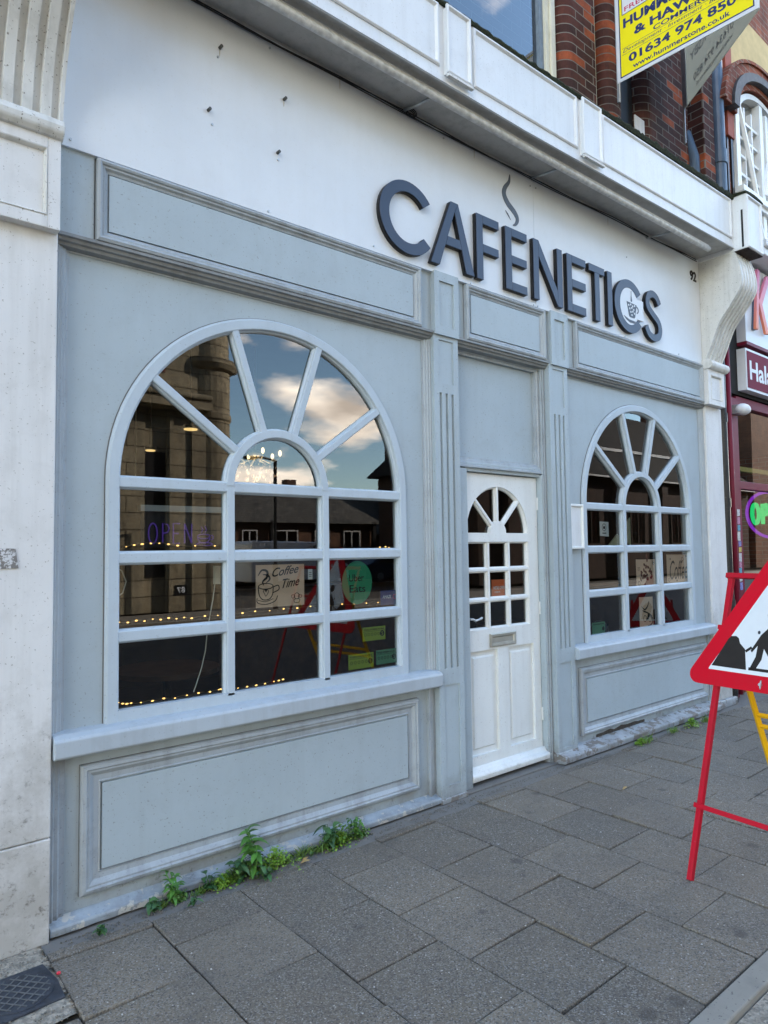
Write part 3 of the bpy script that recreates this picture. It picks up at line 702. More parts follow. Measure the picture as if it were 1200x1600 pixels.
part(MB().box(4.38, 4.60, .10, .159, 4.7, 9), 'dark_recess', M['black'], CB)
part(MB().box(-6, 6.05, .0, 8, 9.6, 12.2).box(-6, 5.9, .41, 8, 4.3, 9.6), 'unseen_upper_block', M['brick'], CB)  # unseen upper mass, its height set to keep the street in shade
# blue-grey downpipe and a stub
part(MB().tube([(5.865, -.10, 4.70), (5.865, -.10, 9.5)], .068, 16).tube([(5.865, -.10, 5.33), (5.865, -.10, 5.47)], .078, 16), 'downpipe', M['bluepipe'], CB, smooth=False, bevel=.0)
part(MB().tube([(5.50, -.03, 4.6), (5.49, -.03, 5.3), (5.47, .03, 5.55), (5.45, .12, 5.65)], .05, 12), 'pipe_stub', M['bluepipe'], CB, smooth=True)
part(MB().box(4.50, 4.66, .02, .03, 5.05, 5.36), 'slate_shard', M['soffit'], CB)

# interior shell of the cafe
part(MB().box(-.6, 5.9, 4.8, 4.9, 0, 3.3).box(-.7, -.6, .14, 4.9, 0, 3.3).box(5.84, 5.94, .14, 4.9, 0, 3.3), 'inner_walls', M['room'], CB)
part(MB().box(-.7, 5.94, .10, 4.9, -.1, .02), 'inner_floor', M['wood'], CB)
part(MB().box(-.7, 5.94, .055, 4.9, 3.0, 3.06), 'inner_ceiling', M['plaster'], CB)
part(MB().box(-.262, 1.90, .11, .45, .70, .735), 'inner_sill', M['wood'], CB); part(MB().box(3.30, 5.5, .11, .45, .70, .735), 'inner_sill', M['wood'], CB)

# ------------------------------------------------------------------ door
D = MB()
dx0, dx1, dz0, dz1 = 2.242, 3.012, .035, 2.030; dcx = 2.588; yd = .060
# door leaf built of stiles, rails and the fan opening
px0, px1 = 2.272, 2.905; cxd = (px0+px1)/2; rd = (px1-px0)/2; zsd = 1.632
top_l = [(dx0, 1.60), (cxd-rd, 1.60), (cxd-rd, zsd)]+arc(cxd, zsd, rd, 180, 90, 20)[1:]+[(cxd, dz1), (dx0, dz1)]
top_r = [(cxd, dz1)]+arc(cxd, zsd, rd, 90, 0, 20)+[(cxd+rd, 1.60), (dx1, 1.60), (dx1, dz1)]
D.prism(top_l, yd, yd+.045); D.prism(top_r, yd, yd+.045)
D.box(dx0, px0, yd, yd+.045, .99, 1.60); D.box(px1, dx1, yd, yd+.045, .99, 1.60)
D.box(px0, px1, yd, yd+.045, 1.572, 1.632)
def pn(a, b_, c, d): D.box(a, b_, yd, yd+.045, c, d)
pn(dx0, dx1, .852, .99); pn(dx0, dx1, dz0, .18)
pn(dx0, 2.283, .18, .852); pn(2.556, 2.664, .18, .852); pn(2.940, dx1, .18, .852)
DO = part(D, 'door', M['white_door'], CB)
g = MB()
for a, b_ in ((2.283, 2.556), (2.664, 2.940)):
    g.box(a, b_, yd+.022, yd+.036, .18, .852)
    g.hexa([(a+.03, yd+.0225, .215), (b_-.03, yd+.0225, .215), (b_-.03, yd+.0225, .817), (a+.03, yd+.0225, .817), (a+.042, yd+.012, .227), (b_-.042, yd+.012, .227), (b_-.042, yd+.012, .805), (a+.042, yd+.012, .805)])
part(g, 'door_panel', M['white_door'], DO)
g = MB(); bw_ = .011
def dbar(p, q, w_, y=.064):
    p = Vector((p[0], 0, p[1])); q = Vector((q[0], 0, q[1])); d = (q-p).normalized(); nn = Vector((-d.z, 0, d.x))
    sec = [(-w_*1.7, .092), (-w_*1.7, .080), (-w_, .076), (-w_, y+.003), (-w_*.6, y), (w_*.6, y), (w_, y+.003), (w_, .076), (w_*1.7, .080), (w_*1.7, .092)]
    g.sweep([[tuple(e+nn*s_+Vector((0, yy, 0))) for s_, yy in sec] for e in (p, q)])
xs_ = [px0, 2.486, 2.698, px1]
for x in xs_[1:3]: dbar((x, .985), (x, 1.58), bw_)
for i, z in enumerate((1.383, 1.182)): dbar((px0-.01, z), (px1+.01, z), bw_, .0645)
for a in (45, 90, 135): dbar((cxd+.07*math.cos(R(a)), zsd+.07*math.sin(R(a))), (cxd+(rd+.005)*math.cos(R(a)), zsd+(rd+.005)*math.sin(R(a))), bw_)
g.prism([(cxd-.082, zsd-.01), (cxd+.082, zsd-.01)]+arc(cxd, zsd, .082, 0, 180, 16), .0625, .092)
# bead round the fan
g.sweep([[(cxd+r_*math.cos(a), y, zsd+r_*math.sin(a)) for r_, y in ((rd+.001, .092), (rd+.001, .066), (rd-.012, .078), (rd-.014, .092))] for a in [math.pi*i/30 for i in range(31)]])
prof = [(0, .092), (-.001, .066), (.010, .078), (.012, .092)]
g.rectsweep(px0, px1, .99, 1.572, prof)
part(g, 'glazing_bars', M['white_door'], DO)
gp = [(px0-.01, .98), (px1+.01, .98), (px1+.01, zsd)]+arc(cxd, zsd, rd+.01, 0, 180, 30)+[(px0-.01, zsd)]
gq = MB(); gq.add([(x, .088, z) for x, z in gp], [tuple(range(len(gp)))]); part(gq, 'glass', M['glass'], DO)
g = MB(); s_ = [(.060, .118), (.046, .112), (.034, .092), (.012, .082), (.006, .070), (.010, .040), (.060, .034)]
g.sweep([[(x, y, z) for y, z in s_] for x in (dx0-.006, dx1+.03)]); part(g, 'weather_bar', M['white_door'], DO, bevel=.003)
g = MB(); prof = [(0, yd-.0005), (0, yd-.010), (.006, yd-.013), (.022, yd-.011), (.026, yd-.005), (.030, yd-.0005)]
g.rectsweep(2.472, 2.736, .868, .956, prof); g.box(2.500, 2.708, yd-.006, yd-.0006, .896, .928)
part(g, 'letterbox', M['brass'], DO)
g = MB(); g.box(2.246, 2.262, yd-.007, yd-.0005, .955, 1.135)
part(g, 'handle_plate', M['steel'], DO, bevel=.003)
part(MB().tube([(2.254, yd-.007, .985), (2.254, yd-.012, .985)], .008, 12), 'keyhole_cylinder', M['brass'], DO)
for hz_ in (.30, 1.05, 1.80): part(MB().tube([(3.016, yd-.003, hz_), (3.016, yd-.003, hz_+.09)], .0055, 8), 'hinge', M['white_door'], DO)
g = MB(); g.tube([(2.254, yd, 1.072), (2.254, yd-.045, 1.072), (2.262, yd-.052, 1.071), (2.285, yd-.052, 1.060), (2.315, yd-.052, 1.066), (2.345, yd-.052, 1.076)], .0075, 8)
part(g, 'handle', M['steel'], DO, smooth=True)
part(MB().box(2.12, 3.075, -.035, .14, .0, .012), 'door_step', M['mortar'], CB, bevel=.004)
# small putty-coloured notice frame fixed at the left of the right window
g = MB(); prof = [(0, .0), (0, -.020), (.006, -.027), (.016, -.027), (.022, -.018), (.022, .0)]
NF = tag(empty('wall_notice_case', (3.39, -.005, 1.68)), 'small empty white notice case fixed at the left edge of the right arched window', 'notice case')
part(MB().rectsweep(3.300, 3.475, 1.512, 1.852, prof), 'case_rim', M['white_door'], NF)
part(MB().box(3.3225, 3.4525, -.012, -.0005, 1.5345, 1.8295), 'backboard', M['white_corn'], NF)

# ================================================================== SHOP SIGN
SS = tag(empty('shop_sign', (2.6, -.03, 3.26)), 'long white fascia board with charcoal raised letters spelling CAFENETICS and rising steam', 'shop sign')
g = MB()
def bz(x): return 4.212+wz(x)
n = 14
def seg(x0, x1):
    rings = [[(x0+(x1-x0)*i/n, y, z) for y, z in ((-.045, 3.252), (-.021, 3.252), (-.021, bz(x0+(x1-x0)*i/n)-.002), (-.045, bz(x0+(x1-x0)*i/n)-.002))] for i in range(n+1)]
    g.sweep(rings)
seg(-.258, 2.926); seg(2.929, 5.455)
part(g, 'sign_board', M['white'], SS)
Y0, Y1 = -.0795, -.0735
KL = (3.0481-.079)/(3.0481-.10)
def lt(p): return (-1.0206+(p[0]+1.0206)*KL, 1.5287+(p[1]-1.5287)*KL)
def letter(polys, nm='letter'):
    polys = [[lt(q) for q in p] for p in polys]
    g = MB()
    for p in polys: g.prism(p, Y0, -.0451) if False else g.prism(p, Y0, Y1)
    o = part(g, nm, M['charcoal'], SS, bevel=.0015, seg=1)
    o['label'] = 'raised charcoal letter'
    # stand-off edge behind the face, set back from it
    g = MB()
    for p in polys: g.prism([(x, z) for x, z in p], Y1+.005, -.0455)
    bk = part(g, 'letter_return', M['black'], o)
    return o
def ringpoly(cx, cz_, rx, rz, tx, tz, a0, a1, n=40, butt=0):
    o = [(cx+rx*math.cos(R(a0+(a1-a0)*i/n)), cz_+rz*math.sin(R(a0+(a1-a0)*i/n))) for i in range(n+1)]
    i_ = [(cx+(rx-tx)*math.cos(R(a1-(a1-a0)*i/n)), cz_+(rz-tz)*math.sin(R(a1-(a1-a0)*i/n))) for i in range(n+1)]
    return o+i_
zb_, zt_ = 3.282, 3.718
def bx_(a, b_, c, d): return [(a, c), (b_, c), (b_, d), (a, d)]
letter([ringpoly(1.660, 3.500, .224, .222, .072, .068, 38, 322)])
# A as one outline with the counter below the bar left open, bar added
letter([[(1.838, zb_), (1.914, zb_), (2.052, 3.655), (2.084, zt_), (2.018, zt_)], [(2.0845, zt_), (2.0525, 3.6545), (2.150, zb_), (2.228, zb_)][::-1],
        [(1.968, 3.425), (2.1125, 3.425), (2.0955, 3.485), (1.990, 3.485)]])
letter([bx_(2.252, 2.314, zb_, zt_), bx_(2.3142, 2.475, 3.660, zt_), bx_(2.3142, 2.470, 3.470, 3.525)])
letter([bx_(2.540, 2.605, zb_, zt_), bx_(2.6052, 2.772, 3.660, zt_), bx_(2.6052, 2.766, 3.472, 3.528), bx_(2.6052, 2.766, zb_, 3.340)])
letter([bx_(2.842, 2.902, zb_, zt_), bx_(3.118, 3.180, zb_, zt_), [(2.9022, zt_), (2.9022, 3.600), (3.1178-.0, zb_), (3.1178, 3.400)][::1]])
letter([bx_(3.238, 3.300, zb_, zt_), bx_(3.3002, 3.480, 3.660, zt_), bx_(3.3002, 3.476, 3.475, 3.535), bx_(3.3002, 3.474, zb_, 3.345)])
letter([bx_(3.524, 3.736, 3.660, zt_), bx_(3.600, 3.664, zb_, 3.6598)])
letter([bx_(3.776, 3.842, zb_, zt_)])
letter([ringpoly(4.098, 3.500, .224, .222, .080, .068, 38, 322)])
# S from a stroked centre line
def stroke(pts, w_, nm='letter', closed=False):
    P = []
    for i in range(len(pts)-1):
        p0 = pts[max(0, i-1)]; a = pts[i]; b_ = pts[i+1]; p3 = pts[min(len(pts)-1, i+2)]
        for k in range(6):
            t = k/6; P.append(tuple(.5*((2*a[j])+(-p0[j]+b_[j])*t+(2*p0[j]-5*a[j]+4*b_[j]-p3[j])*t*t+(-p0[j]+3*a[j]-3*b_[j]+p3[j])*t**3) for j in (0, 1)))
    P.append(pts[-1]); L, Rr = [], []
    for i, p in enumerate(P):
        a = P[max(0, i-1)]; b_ = P[min(len(P)-1, i+1)]; d = (b_[0]-a[0], b_[1]-a[1]); q = math.hypot(*d) or 1
        ww = w_(i/(len(P)-1)) if callable(w_) else w_
        L.append((p[0]-d[1]/q*ww/2, p[1]+d[0]/q*ww/2)); Rr.append((p[0]+d[1]/q*ww/2, p[1]-d[0]/q*ww/2))
    return L+Rr[::-1]
letter([stroke([(4.585, 3.615), (4.545, 3.668), (4.48, 3.690), (4.415, 3.668), (4.385, 3.610), (4.405, 3.555), (4.475, 3.510), (4.555, 3.462), (4.585, 3.400), (4.560, 3.335), (4.480, 3.308), (4.400, 3.330), (4.355, 3.390)], .062)])
def flat(polys, y, nm, mt, parent, th=.003):
    g = MB()
    for p in polys: g.prism(p, y-th, y)
    return part(g, nm, M[mt], parent)
stw = lambda t: .004+.062*math.sin(math.pi*min(1, t*1.02))**.8
flat([stroke([(2.668, 4.140), (2.658, 4.085), (2.612, 4.025), (2.603, 3.975), (2.640, 3.925), (2.712, 3.880), (2.740, 3.840), (2.722, 3.800), (2.690, 3.782)], lambda t: .004+.040*math.sin(math.pi*t)**.8)], -.0455, 'steam_wisp', 'inkgrey', SS)
flat([[(2.612, 3.866), (2.640, 3.850), (2.668, 3.812), (2.655, 3.830), (2.628, 3.846)]], -.0455, 'steam_wisp', 'inkgrey', SS)
# cup emblem inside the second C
g = MB(); g.prism([lt((4.098+.1435*math.cos(R(a)), 3.50+.1535*math.sin(R(a)))) for a in range(0, 360, 8)]+[], -.0765, -.06); g.prism([lt(q) for q in bx_(4.20, 4.315, 3.415, 3.585)], -.0762, -.06)
part(g, 'emblem_disc', M['signwhite'], SS)
yE = -.0768
flat([[lt(q) for q in p_] for p_ in [[(4.055, 3.535), (4.205, 3.530), (4.178, 3.425), (4.165, 3.412), (4.098, 3.412), (4.085, 3.425)]]], yE, 'emblem_cup', 'inkgrey', SS, .002)
flat([[lt(q) for q in p_] for p_ in [ringpoly(4.197, 3.490, .040, .032, .011, .010, -75, 85, 14)]], yE-.0002, 'emblem_cup', 'inkgrey', SS, .002)
flat([[lt(q) for q in p_] for p_ in [[(4.005, 3.408), (4.09, 3.388), (4.20, 3.388), (4.262, 3.405), (4.215, 3.372), (4.10, 3.366), (4.04, 3.382)]]], yE, 'emblem_saucer', 'inkgrey', SS, .002)
flat([[lt(q) for q in p_] for p_ in [stroke([(4.128, 3.635), (4.127, 3.60), (4.127, 3.572), (4.128, 3.545)], lambda t: .004+.022*max(0, (t-.35))*1.5*(1 if t < .93 else .5))]], yE, 'emblem_drop', 'inkgrey', SS, .002)
dots = [(4.082, 3.508), (4.112, 3.518), (4.142, 3.508), (4.172, 3.518), (4.097, 3.482), (4.127, 3.492), (4.157, 3.482), (4.112, 3.456), (4.142, 3.464), (4.167, 3.452), (4.127, 3.432)]
flat([[lt(q) for q in p_] for p_ in [[(x+.009*math.cos(R(a)), z+.009*math.sin(R(a))) for a in range(0, 360, 40)] for x, z in dots]], yE-.0022, 'emblem_dots', 'signwhite', SS, .001)
# old fixing pegs and screws left in the board
for x, z in [(.465, 4.015), (.832, 3.906), (.404, 3.671), (.791, 3.601)]:
    part(MB().tube([(x, -.045, z), (x+.001, -.068, z)], .008, 10), 'fixing_peg', plain('peg_metal', (.10, .10, .09), .5, .5), SS)
for x, z in [(.455, 3.964), (.748, 4.149), (.424, 3.608), (.795, 3.565), (.736, 3.272), (1.43, 3.282), (-.223, 3.285), (2.018, 4.152), (2.307, 4.190), (2.895, 4.135), (2.958, 4.140), (2.245, 3.262), (2.90, 3.262), (2.945, 3.262), (4.165, 3.95), (4.1, 3.262), (5.0, 3.27)]:
    part(MB().tube([(x, -.045, z), (x, -.050, z)], .006, 8), 'screw_cap', M['steel'], SS)
for x, z, L_ in [(.465, 4.005, .03), (.832, 3.895, .025), (2.307, 4.18, .05), (3.9, 4.20, .05), (1.2, 4.19, .06)]:
    if L_: part(MB().prism([(x-.004, z), (x-.002, z-L_), (x+.001, z-L_*1.1), (x+.004, z)], -.0462, -.0453), 'rust_run', M['runstain'], SS)
HN = part(text_mb('92', 5.275, 5.392, 4.03, 4.125, -.0455, .006, .02), 'house_number', M['ink'], SS)

# strip light under the cornice
TL = tag(empty('strip_light', (2.8, -.24, 4.2)), 'long white tubular fluorescent light fitting hung under the cornice above the sign board', 'light fitting')
def tz(x): return 4.163+.5*wz(x)
def ty(x): return -.298
xsL = [-.6+ (5.12+.6)*i/20 for i in range(21)]
part(MB().tube([(x, ty(x), tz(x)) for x in xsL], .0235, 14), 'tube_casing', plain('weathered_diffuser', (.62, .62, .60), .3, 0, .25, 26), TL, smooth=True)
part(MB().sweep([[(x, y, z+tz(x)) for y, z in ((-.306, .019), (-.290, .019), (-.290, .034), (-.306, .034))] for x in xsL]), 'tube_backing', M['white_corn'], TL)
g = MB()
for x in (.35, 1.72, 2.95, 4.55):
    g.tube([(x, -.295, tz(x)+.02), (x-.03, -.15, tz(x)+.015), (x-.05, -.03, tz(x)+.03)], .009, 8)
part(g, 'bracket', M['steel'], TL, smooth=True)
# cables along the top of the board
g = MB()
for k in range(3):
    g.tube([(x, -.052-.008*k-.004*math.sin(x*5+k), bz(x)-.016-.012*k-.012*abs(math.sin(x*1.6+k*1.3))) for x in [-.5+i*.12 for i in range(50)]], .0035, 6)
g.tube([(1.72+.035*math.cos(a), -.06-.01*a/6, bz(1.7)-.03+.022*math.sin(a)) for a in [i*.4 for i in range(40)]], .003, 6)
tag(g.build('electric_cable', M['rubber'], smooth=True), 'thin black cables clipped along the joint between white sign board and soffit', 'cable')
g = gridbox(MB(), -.62, 5.45, -.047, -.021, 4.1985, 4.2115, 14)
part(warp(g), 'soffit_bead', M['soffit'], CB)

# ================================================================== POSTERS AND STICKERS IN THE WINDOWS
YG = .0415
def poster(name, x0, x1, z0, z1, mt, label, cat, tilt=0.0, group=None, y=YG):
    e = tag(empty(name, ((x0+x1)/2, y+.001, z0)), label, cat, group)
    g = MB(); g.prism([(x0, z0+tilt), (x1, z0-tilt), (x1, z1-tilt*.6), (x0, z1+tilt*.6)], y+.0012, y+.002)
    part(g, 'paper' if cat == 'poster' else 'sheet', M[mt], e); return e
def ink(e, polys, nm='drawing', mt='ink', y=YG):
    g = MB()
    for p in polys: g.prism(p, y+.0004, y+.001)
    return part(g, nm, M[mt], e)
def circ(x, z, r, n=20): return [(x+r*math.cos(2*math.pi*i/n), z+r*math.sin(2*math.pi*i/n)) for i in range(n)]
def inktext(e, s_, x0, x1, z0, z1, mt='ink', sh=0, bold=0, nm='lettering', rise=0, dy=0):
    fn = (lambda a, b_, c: (a, b_, c+(a-x0)*rise))
    return part(text_mb(s_, x0, x1, z0, z1, YG+.001-dy, .0006, bold, sh, fn), nm, M[mt], e)
e = poster('coffee_poster', .705, .995, 1.243, 1.459, 'paper', 'kraft paper poster reading Coffee Time with a drawn cup, in the left arched window', 'poster')
inktext(e, 'Coffee', .800, .960, 1.395, 1.440, sh=.45, bold=.012, rise=.12)
inktext(e, 'Time', .860, .965, 1.335, 1.382, sh=.45, bold=.012, rise=.12)
ink(e, [ringpoly(.762, 1.350, .045, .017, .005, .005, 0, 359, 30), stroke([(.718, 1.345), (.725, 1.305), (.745, 1.283), (.780, 1.283), (.800, 1.305), (.806, 1.345)], .005),
        stroke([(.806, 1.345), (.835, 1.352), (.838, 1.33), (.80, 1.315)], .005), stroke([(.712, 1.292), (.715, 1.268), (.762, 1.258), (.815, 1.272), (.832, 1.300)], .004), stroke([(.716, 1.282), (.760, 1.272), (.805, 1.285)], .003),
        stroke([(.718, 1.405), (.74, 1.432), (.77, 1.425), (.768, 1.395), (.745, 1.375), (.75, 1.355)], lambda t: .003+.010*math.sin(math.pi*t)), stroke([(.745, 1.410), (.775, 1.405), (.785, 1.385), (.765, 1.368)], lambda t: .003+.007*math.sin(math.pi*t)),
        stroke([(.755, 1.312), (.748, 1.325), (.757, 1.333), (.763, 1.322), (.770, 1.332), (.778, 1.323), (.763, 1.300), (.755, 1.312)], .003),
        stroke([(.93, 1.275), (.935, 1.258), (.96, 1.258), (.965, 1.275), (.93, 1.275)], .003), ringpoly(.948, 1.292, .017, .017, .003, .003, 0, 359, 20), ringpoly(.925, 1.290, .012, .010, .002, .002, 0, 359, 16), ringpoly(.968, 1.290, .012, .010, .002, .002, 0, 359, 16)], 'cup_drawing')
e = tag(empty('delivery_sticker', (1.351, YG+.001, 1.22)), 'round green delivery sticker reading Uber Eats in the left arched window', 'sticker')
part(MB().prism([(1.351+.107*math.cos(R(a)), 1.345+.122*math.sin(R(a))) for a in range(0, 360, 9)], YG+.0012, YG+.002), 'sheet', M['greensticker'], e)
inktext(e, 'Uber', 1.292, 1.398, 1.352, 1.392, bold=.004); inktext(e, 'Eats', 1.296, 1.408, 1.290, 1.332, bold=.004)
hy = 'food hygiene stickers in the left window'
for (x0, x1, z0, z1, mt, lb, cat_) in [(1.385, 1.552, 1.010, 1.088, 'hygiene', 'lime food hygiene sticker, the upper of three in the lower right pane', 'sticker'),
        (1.283, 1.462, .862, .945, 'hygiene', 'lime food hygiene rating sticker at the bottom left of the lower right pane', 'sticker'), (1.482, 1.640, .868, .950, 'hygieneteal', 'mint green food hygiene sticker beside the lime one in the left window', 'sticker')]:
    e = poster('hygiene_sticker', x0, x1, z0, z1, mt, lb, cat_, group=hy)
    wd = x1-x0
    inktext(e, 'FOOD HYGIENE RATING', x0+.06*wd, x1-.05*wd, z1-.020, z1-.010)
    for q in range(5): ink(e, [ringpoly(x0+wd*(.12+.145*q), z0+.036, .008, .009, .002, .002, 0, 359, 12)], 'rating_ring')
    ink(e, [circ(x1-.024, z0+.036, .016)], 'rating_disc')
    inktext(e, '5', x1-.030, x1-.018, z0+.027, z0+.046, mt, dy=.0008); ink(e, [bx_(x0+.004, x1-.004, z1-.026, z1-.0245)], 'ruled_line')
e = poster('payment_sticker', 1.520, 1.655, 1.205, 1.290, 'bluesticker', 'dark blue payment sticker with white lettering right of the green disc', 'sticker')
inktext(e, 'AMAZE', 1.535, 1.600, 1.245, 1.262, 'signwhite', .2); ink(e, [ringpoly(1.628, 1.252, .014, .014, .003, .003, 0, 359, 16)], 'round_mark', 'pinkink')
e = poster('notice_card', 1.020, 1.048, 1.375, 1.430, 'paperwhite', 'tiny white notice card hanging just right of the Coffee Time poster', 'card')
ink(e, [bx_(1.026, 1.042, 1.41, 1.413), bx_(1.026, 1.042, 1.400, 1.403), bx_(1.026, 1.042, 1.390, 1.393)], 'printed_lines')
# right window
e = poster('bean_poster', 4.305, 4.615, 1.182, 1.415, 'paper', 'kraft paper poster of scattered coffee beans in the right arched window', 'poster', .004)
rd_ = random.Random(3); bl = []
for i in range(26):
    x = 4.46+rd_.gauss(0, .045); z = 1.295+rd_.gauss(0, .045); a = rd_.uniform(0, 3.1)
    bl.append([(x+.019*math.cos(t)*math.cos(a)-.012*math.sin(t)*math.sin(a), z+.019*math.cos(t)*math.sin(a)+.012*math.sin(t)*math.cos(a)) for t in [k*math.pi/5 for k in range(10)]])
g = MB()
for i, p in enumerate(bl): g.prism(p, YG+.0002+i*.00003, YG+.0011)
part(g, 'bean_drawing', plain('bean_ink', (.09, .022, .012), .7), e)
ink(e, [ringpoly(4.585, 1.385, .018, .019, .004, .004, 0, 359, 16), circ(4.585, 1.385, .007), ringpoly(4.345, 1.215, .018, .019, .004, .004, 0, 359, 16), bx_(4.325, 4.37, 1.345, 1.348), bx_(4.325, 4.37, 1.335, 1.338), bx_(4.325, 4.37, 1.325, 1.328)], 'stamp')
e = poster('coffee_script_poster', 4.815, 5.215, 1.190, 1.448, 'paper', 'kraft paper poster with only the handwritten word Coffee in the right window', 'poster', .006)
inktext(e, 'Coffee', 4.865, 5.19, 1.225, 1.395, sh=.35)
ink(e, [ringpoly(5.10, 1.405, .020, .020, .004, .004, 0, 359, 16), ringpoly(4.85, 1.225, .018, .018, .004, .004, 0, 359, 16), circ(4.88, 1.41, .008), circ(4.99, 1.215, .009), circ(5.17, 1.43, .01)], 'stamp')
e = poster('cup_poster', 4.335, 4.555, .828, 1.096, 'paper', 'narrow kraft paper poster of a steaming cup low in the right window', 'poster', .004)
ink(e, [stroke([(4.37, 1.02), (4.42, .99), (4.47, 1.02), (4.49, 1.06)], lambda t: .004+.010*math.sin(math.pi*t)), stroke([(4.38, .985), (4.45, .965), (4.53, .925), (4.53, .865), (4.44, .845)], lambda t: .004+.010*math.sin(math.pi*t)), ringpoly(4.42, .915, .026, .028, .006, .006, 0, 359, 16), ringpoly(4.50, .905, .024, .024, .006, .006, 0, 359, 16), stroke([(4.40, .975), (4.47, .955), (4.45, .90), (4.50, .94)], .012)], 'cup_drawing')
e = poster('logo_card', 3.785, 3.91, 1.612, 1.728, 'paperwhite', 'small white card with round cup emblem in the right window', 'card', .003)
ink(e, [ringpoly(3.846, 1.683, .030, .030, .004, .004, 0, 359, 20), bx_(3.832, 3.860, 1.670, 1.692), bx_(3.82, 3.874, 1.632, 1.640)], 'emblem')
e = poster('hygiene_sticker', 3.640, 3.815, .850, .938, 'hygieneteal', 'green food hygiene rating sticker at the bottom left corner of the right arched window', 'sticker')
inktext(e, 'FOOD HYGIENE RATING', 3.652, 3.80, .918, .928); ink(e, [circ(3.79, .885, .016)], 'rating_disc')
# orange opening-hours sign and cup board inside the door
e = poster('open_card', 2.545, 2.694, 1.195, 1.312, 'orange', 'orange card reading WE ARE OPEN behind the glass of the white door', 'card', .003, y=.095)
part(text_mb('WE\'RE OPEN', 2.560, 2.680, 1.245, 1.268, .096, .0006, .01), 'lettering', M['signwhite'], e); part(text_mb('COME IN', 2.575, 2.630, 1.222, 1.232, .096, .0006), 'lettering', M['signwhite'], e)
# cream triangles painted as the reflection of a roof, behind the middle pane of the right window
g = MB(); g.prism([(4.30, 1.53), (4.62, 1.53), (4.46, 1.64)], .30, .31); g.prism([(4.50, 1.66), (4.68, 1.53), (4.68, 1.79)], .302, .312)
tag(g.build('roof_reflection', plain('cream_reflection', (.42, .38, .24), .8)), 'cream triangles painted as a roof reflection behind the upper middle pane of the right window', 'painted reflection')

# ------------------------------------------------------------------ led strings, neon, chandelier
def led_string(pts, n, label):
    L = []
    for i in range(len(pts)-1):
        a, b_ = Vector(pts[i]), Vector(pts[i+1])
        for k in range(8): L.append(a.lerp(b_, k/8)+Vector((0, 0, .0035*math.sin((i*8+k)*1.9))))
    L.append(Vector(pts[-1]))
    e = tag(empty('led_string', tuple(L[0])), label, 'string lights', 'warm led strings in the left window')
    part(MB().tube(L, .0022, 6), 'wire', M['ledwire'], e)
    g = MB()
    for i in range(n):
        t = (i+.5)/n*(len(L)-1); p = L[int(t)].lerp(L[min(len(L)-1, int(t)+1)], t-int(t)); q_ = .75+.5*abs(math.sin(i*2.3)); g.ellip(p, .0068*q_, .0032, .0031*q_, 8, 4)
    part(g, 'bulbs', M['led'], e); return e
led_string([(.05, .08, 1.555), (.13, .08, 1.572), (.22, .08, 1.576), (.32, .08, 1.560), (.55, .08, 1.556)], 9, 'warm led string curving along the bottom of the upper left pane')
led_string([(.02, .08, 1.218), (.20, .08, 1.222), (.38, .08, 1.217), (.70, .08, 1.222), (1.10, .08, 1.226)], 19, 'warm led string running behind the lower left and middle panes of the left window')
led_string([(1.14, .08, 1.222), (1.40, .08, 1.224), (1.66, .08, 1.222)], 6, 'warm led string behind the rightmost panes, below the green disc')
led_string([(.03, .085, .865), (.10, .085, .853), (.30, .085, .851), (.52, .085, .855), (.56, .085, .858)], 15, 'warm led string lying along the bottom of the lowest left pane')
led_string([(.60, .085, .850), (.72, .085, .850), (.84, .085, .857), (.90, .085, .862)], 7, 'short warm led string at the bottom of the lowest middle pane')
led_string([(1.16, .08, 1.535), (1.40, .08, 1.530), (1.58, .08, 1.545), (1.66, .08, 1.535)], 9, 'faint led string along the bottom of the upper right pane of the left window')
g = MB().tube([(.52, .10, 1.45), (.50, .10, 1.30), (.47, .10, 1.15), (.46, .10, 1.05), (.44, .10, .97), (.415, .10, .90), (.40, .10, .86)], .003, 6); g.box(.505, .535, .09, .11, 1.37, 1.46)
tag(g.build('hanging_cable', M['cable']), 'thin white cable with a plug hanging behind the left panes of the left window', 'cable')
g = MB().tube([(.02, .10, 1.47), (.055, .10, 1.45), (.075, .10, 1.40), (.06, .10, 1.35), (.02, .10, 1.32)], .003, 6)
tag(g.build('cable_loop', M['cable'], smooth=True), 'curled white cable at the left edge of the left window', 'cable')
# neon OPEN
e = tag(empty('neon_sign', (.40, .30, 1.55)), 'dim violet neon sign reading OPEN with a steaming cup behind the upper left pane', 'neon sign')
Yn = .30
def neon(strokes, nm, mt, r=.0035):
    g = MB()
    for s_ in strokes: g.tube([(x, Yn, z) for x, z in s_], r, 6)
    return part(g, nm, M[mt], e)
zz0, zz1 = 1.575, 1.675
def el(cx, cz_, rx, rz, a0=0, a1=360, n=20): return [(cx+rx*math.cos(R(a0+(a1-a0)*i/n)), cz_+rz*math.sin(R(a0+(a1-a0)*i/n))) for i in range(n+1)]
neon([el(.275, 1.625, .022, .050)], 'letter', 'violet')
neon([[(.325, zz0), (.325, zz1), (.350, zz1-.005), (.358, zz1-.025), (.350, zz1-.045), (.325, zz1-.05)]], 'letter', 'violet')
neon([[(.415, zz1), (.380, zz1), (.380, zz0), (.415, zz0)], [(.380, 1.625), (.408, 1.625)]], 'letter', 'violet')
neon([[(.440, zz0), (.440, zz1)], [(.440, zz1), (.478, zz0)], [(.478, zz0), (.478, zz1)]], 'letter', 'violet')
neon([el(.545, 1.610, .035, .012), el(.545, 1.605, .034, .030, 180, 360, 12), el(.586, 1.605, .012, .012, -90, 90, 8), el(.548, 1.570, .045, .008)], 'cup', 'violet', .0025)
